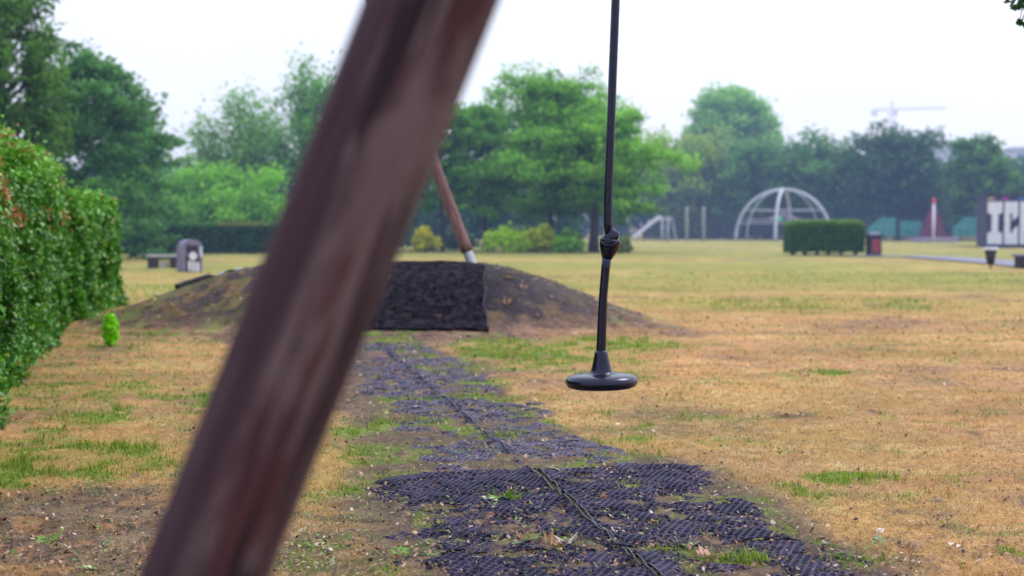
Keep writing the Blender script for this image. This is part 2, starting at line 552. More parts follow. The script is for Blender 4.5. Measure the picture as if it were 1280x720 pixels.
pos_words = ["nearest the camera", "second from the camera", "third from the camera", "fourth from the camera", "fifth from the camera",
             "sixth from the camera", "seventh from the camera", "farthest, before the mound"]
y0 = 4.35
lens_ = [1.55, 1.85, 1.0, 1.5, 1.5, 1.5, 1.5, 1.6]
rises = [.008, .011, .000, -.0025, -.002, -.002, -.003, -.005]
# the second row's front edge is the crisp dark edge of the photograph
for i, (Lg, rs) in enumerate(zip(lens_, rises)):
    for side in (-1, 1):
        sd = "left" if side < 0 else "right"
        st = ("dark clean" if i < 2 else "worn soil-filled")
        tile(y0, Lg - .008, side, 1.04 if side < 0 else 1.10, .037, rs, f"{st} black rubber mat {sd} of the seam, {pos_words[i]}", 100 + i * 2 + (side > 0), .0 if i < 3 else .12)
    y0 += Lg

RAMP_RUBBER = noisy('ramp_rubber', (.008, .008, .018), (.050, .040, .052), 11, .7, .12, 0, lo=.46, hi=.72)
# ramp mat hung over the front of the mound
rt = thing("ramp_mat", "black rubber mesh sheet covering the steep front of the mound", "ramp mat", (MC[0], 17.3, 0))


def Yy0(v): return v * 0 + 3.1


def ramp(u, v, w):
    X = MC[0] + .14 + (u - 1.3) * (1 + .07 * (1 - v / 2.7)) + (.16 * (fbm(Yy0(v), v, 1.6, 9) - .5) + .05 * (fbm(Yy0(v), v, 8, 19) - .5)) * np.sign(u - 1.3)
    Yy = 17.42 + v * .684 + .10 * (fbm(u, v * 0, 1.3, 19) - .5)
    hh = -.04 + .81 * np.clip(np.sin(np.clip((Yy - 17.42) / 1.5, 0, 1) * PI / 2), 0, 1) ** .95
    Z = np.maximum(hh, 0) + .01 + w + .10 * (fbm(X, Yy, 1.9, 5, 4) - .5)
    Z = np.maximum(Z, mound_h(X, Yy) + .03 + w - .05 * sstep(2.2, 2.7, v))
    return np.stack([X - MC[0], Yy - 17.3, Z], -1)


lattice("mesh_grid", ramp, 2.6, 2.7, .045, .014, rt, RAMP_RUBBER, .12, 5)
# solid earth under the sheet, filling the box of the ramp
gu, gv = np.meshgrid(np.linspace(0, 2.6, 60), np.linspace(0, 2.7, 60))
P = ramp(gu.ravel(), gv.ravel(), np.full(3600, -.008))
i = np.arange(59)[:, None] * 60 + np.arange(59)[None, :]
F = np.stack([i, i + 1, i + 61, i + 60], -1).reshape(-1, 4)
rb = [P]
# skirts down both sides and the front
nP = 3600
extra = []; EF = []
for idx in ([k * 60 for k in range(60)], [k * 60 + 59 for k in range(60)], list(range(60))):
    st = nP + len(extra)
    for k in idx: extra.append((P[k][0] * 1.0, P[k][1], -.05))
    for q in range(59): EF.append((idx[q], idx[q + 1], st + q + 1, st + q))
P = np.concatenate([P, np.array(extra)], 0); F = np.concatenate([F, np.array(EF)], 0)
SOIL = noisy("ramp_soil", (.006, .006, .013), (.14, .092, .07), 8, .9, .05, .5, lo=.52, hi=.70)
link("backing_sheet", np_mesh("backing_sheet", P, F, 4, smooth=False), SOIL, rt)
bm = bmesh.new()
for uu in (0., 2.6):
    vv = np.linspace(0, 2.0, 24)
    Q = ramp(np.full(24, uu), vv, np.full(24, .012))
    add_tube(bm, [tuple(q) for q in Q], .012, 6)
    obj("rim", bm, MAT_RUBBER, rt, smooth=True); bm = bmesh.new()

bm.free()


# ---------------------------------------------------------------- timber frames, cable, rope seat
def timber():
    m, nt, b = mat("weathered_timber", (.1, .07, .06), .75, .25)
    tc = nt.nodes.new("ShaderNodeTexCoord")

    def noise(scale, st, det=4, dist=0):
        mp = nt.nodes.new("ShaderNodeMapping"); mp.inputs["Scale"].default_value = st
        n = nt.nodes.new("ShaderNodeTexNoise"); n.inputs["Scale"].default_value = scale; n.inputs["Detail"].default_value = det
        n.inputs["Distortion"].default_value = dist
        nt.links.new(tc.outputs["Object"], mp.inputs[0]); nt.links.new(mp.outputs[0], n.inputs["Vector"]); return n

    def mix(fac, a, bcol):
        x = nt.nodes.new("ShaderNodeMix"); x.data_type = 'RGBA'
        nt.links.new(fac, x.inputs["Factor"])
        if isinstance(a, tuple): x.inputs["A"].default_value = (*a, 1)
        else: nt.links.new(a, x.inputs["A"])
        x.inputs["B"].default_value = (*bcol, 1); return x.outputs["Result"]

    def rmp(src, lo, hi):
        r = nt.nodes.new("ShaderNodeMapRange"); r.interpolation_type = 'SMOOTHSTEP'
        r.inputs[1].default_value = lo; r.inputs[2].default_value = hi; nt.links.new(src, r.inputs[0]); return r.outputs[0]
    a = noise(1, (22, 22, 3.2), 5, .5); r_ = noise(1, (18, 18, 3.0), 3, .4); c = noise(1, (34, 34, 2.2), 5, .8); d = noise(1, (90, 90, 4), 4)
    col = mix(rmp(a.outputs["Fac"], .40, .58), (.066, .034, .045), (.168, .112, .120))
    col = mix(rmp(r_.outputs["Fac"], .52, .64), col, (.080, .028, .035))
    col = mix(rmp(c.outputs["Fac"], .57, .61), col, (.016, .007, .012))
    sp_ = nt.nodes.new("ShaderNodeSeparateXYZ"); nt.links.new(tc.outputs["Object"], sp_.inputs[0])
    w_ = nt.nodes.new("ShaderNodeMath"); w_.operation = 'MULTIPLY_ADD'; w_.inputs[1].default_value = .12
    nt.links.new(a.outputs["Fac"], w_.inputs[0]); nt.links.new(sp_.outputs["X"], w_.inputs[2])
    inv = nt.nodes.new("ShaderNodeMapRange"); inv.interpolation_type = 'SMOOTHSTEP'
    inv.inputs[1].default_value = .01; inv.inputs[2].default_value = .075; inv.inputs[3].default_value = .82; inv.inputs[4].default_value = 0
    nt.links.new(w_.outputs[0], inv.inputs[0])
    col = mix(inv.outputs[0], col, (.045, .016, .030))  # local -X side darkened: the post's shaded side painted into the timber
    x = nt.nodes.new("ShaderNodeMix"); x.data_type = 'RGBA'; x.blend_type = 'MULTIPLY'; x.inputs["Factor"].default_value = .45
    nt.links.new(col, x.inputs["A"]); nt.links.new(d.outputs["Fac"], x.inputs["B"])
    nt.links.new(x.outputs["Result"], b.inputs["Base Color"])
    bp = nt.nodes.new("ShaderNodeBump"); bp.inputs["Strength"].default_value = .6; bp.inputs["Distance"].default_value = .01
    nt.links.new(c.outputs["Fac"], bp.inputs["Height"]); nt.links.new(bp.outputs[0], b.inputs["Normal"])
    return m


TIMBER = timber()
TIMBER2 = noisy("brown_timber", (.13, .07, .07), (.24, .145, .135), 4, .7, .2, .2, stretch=(6, 6, .8))
STEEL = noisy("galvanised_steel", (.38, .39, .42), (.58, .60, .64), 14, .4, .5, .05, metal=.6)


def pole_between(name, a, b, r0, r1, material, parent, shoe=0):
    """tapered round log along local Z"""
    a = Vector(a); b = Vector(b); L = (b - a).length
    bm = bmesh.new()
    seg = 40; n = 30
    prof = []
    rr = random.Random(name + str(L))
    for i in range(n + 1):
        t = i / n
        prof.append(((r0 + (r1 - r0) * t) * (1 + .018 * math.sin(t * 17 + 1) + rr.uniform(-.006, .006)), t * L))
    add_lathe(bm, [(0, 0)] + prof + [(0, L)], seg)
    for v in bm.verts:            # slightly out of round, with shallow checks
        ang = math.atan2(v.co.y, v.co.x)
        k = 1 + .02 * math.sin(2 * ang + v.co.z) - .03 * max(0, math.sin(5 * ang + .6 * math.sin(v.co.z * 2))) ** 12
        v.co.x *= k; v.co.y *= k
    o = obj(name, bm, material, parent, smooth=True)
    q = Vector((0, 0, 1)).rotation_difference((b - a).normalized())
    o.rotation_mode = 'QUATERNION'; o.rotation_quaternion = q; o.location = a
    return o


def bracket(parent, p, r, d):
    bm = bmesh.new()
    M = Matrix.Translation(p) @ Vector((0, 0, 1)).rotation_difference(Vector(d).normalized()).to_matrix().to_4x4()
    add_lathe(bm, [(0, 0), (r * 1.1, 0), (r * 1.1, .22), (r * .9, .26), (0, .26)], 20, M)
    obj("shoe", bm, STEEL, parent, smooth=False, bevel=.004)


# near frame: its left leg is the big blurred post
NA = Vector((1.12, 1.98, 5.02))
foot_l = at(240, 720, 1.80); top_dir = (at(527, 0, 1.84) - foot_l)
k = -foot_l.z / top_dir.z
f0 = foot_l + top_dir * k
apex = foot_l + top_dir * ((5.0 - foot_l.z) / top_dir.z)
nf = thing("timber_frame", "big weathered timber A-frame whose leaning post crosses the foreground", "timber frame", (f0.x, f0.y, 0))
org = Vector((f0.x, f0.y, 0))
pole_between("leg", f0 - org + Vector((0, 0, -.05)), apex - org, .077, .085, TIMBER, nf)
f1 = Vector((2 * apex.x - f0.x, f0.y, 0))
apex2 = apex + Vector((.05, .19, 0))
pole_between("leg", f1 - org + Vector((0, .12, -.05)), apex2 - org, .082, .08, TIMBER, nf)
bm = bmesh.new()
M = Matrix.Translation(apex - org + Vector((0, -.12, -.12))) @ Matrix.Rotation(-PI / 2, 4, 'X')
add_lathe(bm, [(0, 0), (.05, 0), (.05, .02), (.018, .03), (.018, .46), (.05, .47), (.05, .49), (0, .49)], 20, M)
obj("bolt", bm, STEEL, nf)

# far frame on the mound
FA = Vector((seam_x(19.6), 19.6, 5.05))
fR = at(590, 331, 19.45); fR.z = float(mound_h(np.array([fR.x]), np.array([fR.y]))[0]) + .0
ff = thing("timber_frame", "smaller brown timber A-frame standing on the earth mound", "timber frame", (FA.x, FA.y, 0))
o2 = Vector((FA.x, FA.y, 0))
dR = (at(545, 213, 19.5) - at(590, 331, 19.45)).normalized()
apR = fR + dR * ((4.45 - fR.z) / dR.z)
pole_between("leg", fR + dR * .18 - o2, apR - o2, .082, .07, TIMBER2, ff)
bracket(ff, fR - o2 - dR * .06, .062, dR)
fL = at(392, 338, 19.7); fL.z = float(mound_h(np.array([fL.x]), np.array([fL.y]))[0])
apL = fR + dR * ((4.25 - fR.z) / dR.z) + Vector((0, .17, 0)); dL = (apL - fL).normalized()
pole_between("leg", fL + dL * .18 - o2, apL + dL * .25 - o2, .082, .07, TIMBER2, ff)
bracket(ff, fL - o2 - dL * .06, .062, dL)
bm = bmesh.new()
M = Matrix.Translation(fR + dR * ((4.25 - fR.z) / dR.z) - o2 + Vector((0, -.1, 0))) @ Matrix.Rotation(-PI / 2, 4, 'X')
add_lathe(bm, [(0, 0), (.05, 0), (.05, .02), (.018, .03), (.018, .42), (.05, .43), (0, .43)], 20, M)
obj("bolt", bm, STEEL, ff)

# cable
c0 = apex + Vector((0, .2, -.2)); c1 = fR + dR * ((4.25 - fR.z) / dR.z) + Vector((0, -.08, .1))
bm = bmesh.new()
pts = []
for i in range(41):
    t = i / 40
    p = c0.lerp(c1, t); p.z -= 4 * .15 * t * (1 - t)
    pts.append(p)
add_tube(bm, pts, .008, 8)
tag(obj("steel_cable", bm, STEEL, None, True), "thin steel cable strung between the two timber frames overhead", "cable")

# rope seat: trolley, sleeved rope, boot joint, lower rope, button seat
SY = 5.95
seat_c = at(752, 474, SY)
rs = thing("cableway_swing", "black button seat on a rubber-sleeved rope hanging above the mats", "swing", (seat_c.x, SY, seat_c.z))
os_ = Vector((seat_c.x, SY, seat_c.z))


def P6(px, py, dy=0): return at(px, py, SY + dy) - os_


ct = min(pts, key=lambda p: abs(p.y - SY))
tp = Vector((ct.x, SY, ct.z)) - os_
upper = [P6(761.0, 296), P6(760, 280), P6(760, 258), P6(761.5, 215), P6(763.5, 160), P6(766, 90), P6(768, 40), P6(769.5, 0)]
top = upper[-1]
for k in range(1, 9):
    t = k / 8
    upper.append(top.lerp(tp + Vector((0, 0, -.16)), t))
bm = bmesh.new(); add_tube(bm, upper, [.0165, .0175] + [.0178] * (len(upper) - 2), 20)
obj("rope_sleeve", bm, RUBBER, rs, True)
lower = [P6(759, 318), P6(757, 335), P6(754, 370), P6(752.3, 410), P6(751.3, 440), P6(751.2, 452)]
bm = bmesh.new(); add_tube(bm, lower, [.021, .0185, .018, .0195, .0205, .021], 20)
obj("lower_rope_sleeve", bm, RUBBER, rs, True)
# boot joint
bm = bmesh.new()
b0 = P6(758.5, 323); b1 = P6(763.5, 299)
q = Vector((0, 0, 1)).rotation_difference((b1 - b0).normalized()).to_matrix().to_4x4()
L = (b1 - b0).length
add_lathe(bm, [(0, 0), (.022, 0), (.030, L * .25), (.042, L * .6), (.0445, L * .9), (.0435, L), (.039, L), (.036, L * .85), (.030, L * .5), (0, L * .45)], 28, Matrix.Translation(b0) @ q)
obj("cup", bm, RUBBER, rs, True)
bm = bmesh.new()
b0 = P6(759, 306); b1 = P6(767.5, 288.5, .01)
q = Vector((0, 0, 1)).rotation_difference((b1 - b0 + Vector((.0, -.0, 0))).normalized()).to_matrix().to_4x4()
L = (b1 - b0).length
add_lathe(bm, [(0, 0), (.026, 0), (.030, L * .5), (.030, L * .93), (.026, L), (.012, L * .99), (0, L * .9)], 24, Matrix.Translation(b0) @ q)
obj("collar", bm, RUBBER, rs, True)
bm = bmesh.new()
b0 = P6(771.5, 301)
add_tube(bm, [P6(752, 302, -.03), P6(757, 307, -.045), P6(765, 307, -.045), P6(772, 302, -.03), P6(773, 295, 0)], [.005] * 5, 8)
obj("lip", bm, RUBBER, rs, True)
# seat disc with conical boot
bm = bmesh.new()
prof = [(0, -.036), (.125, -.036), (.143, -.029), (.152, -.014), (.150, .000), (.142, .012), (.120, .0195), (.08, .023), (.050, .026), (.046, .032),
        (.042, .042), (.0365, .065), (.0315, .088), (.0275, .108), (.0255, .117), (.021, .120), (0, .120)]
add_lathe(bm, prof, 64, Matrix.Rotation(R(-1.2), 4, 'Y'))
obj("button_seat", bm, RUBBER, rs, True)
# trolley
bm = bmesh.new()
add_box(bm, tp + Vector((0, 0, -.06)), (.05, .34, .16))
trol = obj("trolley", bm, STEEL, rs, bevel=.012)
for dy in (-.1, .1):
    bm = bmesh.new()
    add_lathe(bm, [(0, -.012), (.045, -.012), (.03, 0), (.045, .012), (0, .012)], 24, Matrix.Translation(tp + Vector((0, dy, .045))) @ Matrix.Rotation(PI / 2, 4, 'Y'))
    obj("wheel", bm, STEEL, trol)

# ---------------------------------------------------------------- crumbs of soil, straw and leaf on the ground
def crumbs():
    N = 90000
    Y = 4.8 * (21 / 4.8) ** (rng.random(N) ** 1.3); X = (rng.random(N) - .5) * .84 * (Y + .3)
    g, bare, *_ = ground_attr(X, Y); rm = run_mask(X, Y); h = mound_h(X, Y)
    k = rng.random(N) < np.clip(.12 + bare * .7 + rm * .5, 0, 1)
    k &= ~((rm > .4) & (rng.random(N) < .35)); k &= ~((h > .05) & (np.abs(X - MC[0]) < 1.6))
    X, Y, rm, h = X[k], Y[k], rm[k], h[k]; n = len(X)
    z = np.maximum(h * (h > .05) + .01, np.where(rm > .4, .022 * (fbm(X, Y, 1.1, 3, 3) - .5) * 2 + .016, ground_z(X, Y) + .004))
    a = rng.random(n) * 2 * PI; L = (.004 + .011 * rng.random(n) ** 2) * np.maximum(1, Y / 9); W = L * (.2 + .6 * rng.random(n))
    tz = rng.normal(size=n) * .35 * L; uz = rng.normal(size=n) * .5 * W
    cx, sx_ = np.cos(a), np.sin(a)
    c0_ = np.stack([X, Y, z], 1); A = np.stack([cx * L, sx_ * L, tz], 1); B = np.stack([-sx_ * W, cx * W, uz], 1)
    V = np.stack([c0_ - A, c0_ + B, c0_ + A, c0_ - B], 1).reshape(-1, 3)
    F = np.arange(n)[:, None] * 4 + [[0, 1, 2, 3]]
    pal = np.array([(.09, .06, .055), (.20, .12, .09), (.45, .28, .17), (.55, .38, .24), (.62, .50, .40), (.16, .26, .05), (.30, .14, .09), (.05, .035, .04)])
    c = pal[rng.choice(len(pal), n, p=[.26, .26, .13, .07, .025, .095, .08, .08])] * (.7 + .6 * rng.random((n, 1)))
    tag(link("plant_litter", np_mesh("plant_litter", V, F, 4, np.repeat(c, 4, 0)), FALLEN), "crumbs of soil, straw and shredded leaf strewn over mats and bare ground", "litter", kind="stuff")


crumbs()

# ---------------------------------------------------------------- fallen leaves
def leaf_mesh(L, curl, col, seed, kind='maple'):
    rr = random.Random(seed)
    if kind == 'maple':
        out = [(0, -.5), (.14, -.36), (.42, -.42), (.34, -.18), (.52, .06), (.28, .10), (.30, .32), (.12, .26), (0, .55)]
    else:
        out = [(0, -.5), (.10, -.38), (.22, -.18), (.26, .02), (.20, .24), (.09, .42), (0, .55)]
    out = out + [(-x, y) for x, y in out[-2:0:-1]]
    bm = bmesh.new()
    a = rr.uniform(0, 6)

    def z(x, y): return curl * L * (1.6 * x * x + .9 * y * y * math.cos(a) + .35 * math.sin(5 * x + a) * x + .3 * y * x) + .004
    mid = [bm.verts.new((0, y * L, z(0, y) - .12 * curl * L)) for y in (-.5, -.25, 0, .25, .55)]
    ring = [bm.verts.new((x * L, y * L, z(x, y))) for x, y in out]
    n = len(ring)
    for i in range(n):
        p, q_ = ring[i], ring[(i + 1) % n]
        c = min(mid, key=lambda m: abs(m.co.y - (p.co.y + q_.co.y) / 2))
        bm.faces.new((p, q_, c))
    # stalk
    add_tube(bm, [(0, -.45 * L, .004), (.04 * L, -.7 * L, .006), (.1 * L, -.95 * L, .004)], .0012, 4)
    me = bpy.data.meshes.new("leaf")
    bmesh.ops.recalc_face_normals(bm, faces=bm.faces[:])
    bm.to_mesh(me); bm.free()
    at_ = me.color_attributes.new("col", 'FLOAT_COLOR', 'POINT')
    for i, v in enumerate(me.vertices):
        f = rr.uniform(.8, 1.2)
        at_.data[i].color = (col[0] * f, col[1] * f, col[2] * f, 1)
    return me


GREENL = (.14, .34, .03); PALE = (.42, .50, .26); CREAM = (.62, .52, .40); BROWN = (.30, .15, .07); PINK = (.55, .28, .2); YEL = (.42, .36, .05); TEAL = (.12, .36, .18)


def put_leaf(px, py, wpx, col, kind, curl, label, seed, group=None, up=.0):
    p = G(px, py)
    L = wpx / FPX * p.y
    me = leaf_mesh(L, curl, col, seed, kind)
    rr = random.Random(seed)
    onmat = float(run_mask(np.array([p.x]), np.array([p.y]))[0]) > .5
    z = max(float(ground_z(np.array([p.x]), np.array([p.y]))[0]), (.022 * (float(fbm(np.array([p.x]), np.array([p.y]), 1.1, 3, 3)[0]) - .5) * 2 + .014) if onmat else -1)
    o = link("fallen_leaf", me, FALLEN, None, True)
    o.location = (p.x, p.y, z + .004 + up)
    o.rotation_euler = (rr.uniform(-.35, .35), rr.uniform(-.35, .35), rr.uniform(0, 6.28))
    tag(o, label, "leaf", group)


NAMED = [
    (62, 675, 26, GREENL, 'maple', .3, "bright green fallen leaf lying on bare soil at far lower left"),
    (135, 683, 18, TEAL, 'oval', .3, "green fallen leaf on the soil between hedge and leaning post"),
    (100, 608, 18, PALE, 'oval', .2, "pale grey-green leaf lying on soil below the green patch by the hedge"),
    (108, 652, 20, PALE, 'oval', .3, "pale greenish fallen leaf in the middle of the bare soil at left"),
    (115, 716, 20, PALE, 'maple', .2, "pale leaf at the bottom edge of the picture left of the post"),
    (500, 697, 20, GREENL, 'maple', .3, "green fallen leaf just left of the mats near the picture's bottom"),
    (425, 686, 22, GREENL, 'oval', .3, "green leaf right beside the foot side of the leaning post"),
    (534, 700, 20, GREENL, 'oval', .3, "small bright green leaf on the left edge of the mats"),
    (522, 687, 18, PALE, 'oval', .2, "pale cream leaf between two green leaves left of the mats"),
    (380, 665, 18, PALE, 'oval', .3, "small pale leaf close to the right edge of the leaning post"),
    (402, 683, 18, CREAM, 'oval', .3, "cream fallen leaf right of the leaning post near the bottom"),
    (405, 702, 24, PALE, 'maple', .3, "large pale green leaf right of the leaning post at the bottom"),
    (612, 630, 30, PALE, 'oval', .5, "pale green leaf at the left of the leaf clump on the mats"),
    (626, 627, 26, GREENL, 'maple', .6, "bright green curled leaf in the clump on the mats"),
    (645, 629, 24, GREENL, 'maple', .6, "green leaf with raised edge at the right of the clump on the mats"),
    (603, 627, 14, PINK, 'oval', .5, "pinkish leaf at the left end of the green clump on the mats"),
    (612, 652, 20, PINK, 'oval', .5, "pinkish brown curled leaf on the mats below the green clump"),
    (648, 686, 18, TEAL, 'oval', .2, "teal green leaf lying flat on the lower mats"),
    (652, 681, 20, BROWN, 'maple', .6, "brown curled leaf behind the teal green one"),
    (690, 688, 24, BROWN, 'maple', .7, "brown crumpled leaf at the left of the dead clump by the seam"),
    (708, 682, 26, CREAM, 'maple', .8, "large cream crumpled leaf at the right of the dead clump by the seam"),
    (695, 690, 22, YEL, 'oval', .6, "yellowish curled leaf at the front of the dead clump by the seam"),
    (668, 691, 14, CREAM, 'oval', .3, "small cream leaf left of the dead clump on the mats"),
    (693, 592, 16, CREAM, 'oval', .2, "white leaf lying by the seam at the raised mat edge"),
    (770, 666, 20, CREAM, 'oval', .3, "cream leaf lying right of the seam on the dark mat"),
    (750, 628, 14, BROWN, 'maple', .6, "brown leaf on the dark mat right of the seam"),
    (572, 571, 18, TEAL, 'oval', .2, "teal green leaf on the worn mats beyond the dark ones"),
    (617, 571, 16, PALE, 'oval', .2, "pale green leaf on the worn mats just left of the seam"),
    (868, 684, 22, PALE, 'oval', .3, "pale leaf on the lower right mat"),
    (880, 700, 22, PINK, 'maple', .6, "orange-brown curled leaf on the lower right mat"),
    (1098, 681, 24, TEAL, 'oval', .3, "teal green leaf on dry grass right of the mats"),
    (1195, 685, 22, CREAM, 'oval', .4, "pale brown leaf on dry grass at lower right"),
    (1145, 694, 16, BROWN, 'oval', .5, "dark brown curled leaf on dry grass at lower right"),
    (1276, 600, 10, TEAL, 'oval', .3, "teal green leaf at the right edge of the picture"),
    (1100, 664, 13, (.8, .8, .82), 'oval', .3, "small white scrap lying on dry grass"),
    (1134, 690, 18, BROWN, 'maple', .6, "brown leaf near the green tuft at lower right"),
    (755, 583, 10, CREAM, 'oval', .3, "tiny cream leaf right of the seam beyond the dark mats"),
]
for i, a in enumerate(NAMED):
    put_leaf(a[0], a[1], a[2] * 1.3, a[3], a[4], a[5], a[6], 300 + i, up=.002)
kinds = [(CREAM, "small cream dead leaf flat on the ground"), (PALE, "small pale green dead leaf flat on the ground"), (BROWN, "small brown dead leaf curled on the ground"), (YEL, "small yellow-green dead leaf on the ground")]
rr = random.Random(5)
for i in range(170):
    py = rr.uniform(435, 716) if rr.random() < .75 else rr.uniform(600, 716)
    px = rr.uniform(-10, 1290) if rr.random() < .25 else (rr.uniform(0, 320) if rr.random() < .35 else rr.uniform(380, 1000))
    c, lb = rr.choice(kinds)
    put_leaf(px, py, 85 / (1778 * 1.35 / (py - 283)) * rr.uniform(.45, .95), c, rr.choice(['maple', 'oval', 'oval']), rr.uniform(.2, .7), lb, 900 + i, "small dead leaves scattered over grass and mats")
# leaves on the mound
for i in range(60):
    x = MC[0] + rr.uniform(-4, 3.8); y = MC[1] + rr.uniform(-2.5, -.4)
    h = float(mound_h(np.array([x]), np.array([y]))[0])
    if abs(x - MC[0]) < 1.55: continue
    c = rr.choice([(.30, .24, .06), CREAM, BROWN, (.36, .22, .08), (.4, .22, .15)])
    o = link("fallen_leaf", leaf_mesh(rr.uniform(.07, .13), .4, c, 2000 + i, 'maple'), FALLEN, None, True)
    o.location = (x, y, h + .02); o.rotation_euler = (rr.uniform(.1, .6), rr.uniform(-.3, .3), rr.uniform(0, 6.28))
    tag(o, "dead leaf lying on the dark slope of the mound", "leaf", "dead leaves lying on the mound")


# ---------------------------------------------------------------- foliage
def leaf_quads(cent, size, nrm_up, col, fold=.0, seed=0, aspect=.55):
    """kite shaped leaves: 4 verts each"""
    r_ = np.random.default_rng(seed)
    N = len(cent)
    n = r_.normal(size=(N, 3)); n[:, 2] += nrm_up
    n /= np.linalg.norm(n, axis=1)[:, None]
    a = r_.normal(size=(N, 3)); a -= n * (a * n).sum(1)[:, None]; a /= np.linalg.norm(a, axis=1)[:, None]
    b = np.cross(n, a)
    s = (size * (.6 + .8 * r_.random(N)))[:, None]
    V = np.stack([cent - a * s, cent + b * s * aspect + n * s * fold, cent + a * s, cent - b * s * aspect + n * s * fold], 1).reshape(-1, 3)
    k = np.arange(N)[:, None] * 4
    F = np.concatenate([k + [[0, 1, 2]], k + [[0, 2, 3]]], 0) if fold else k + [[0, 1, 2, 3]]
    return V, F, (3 if fold else 4), np.repeat(col, 4, 0)


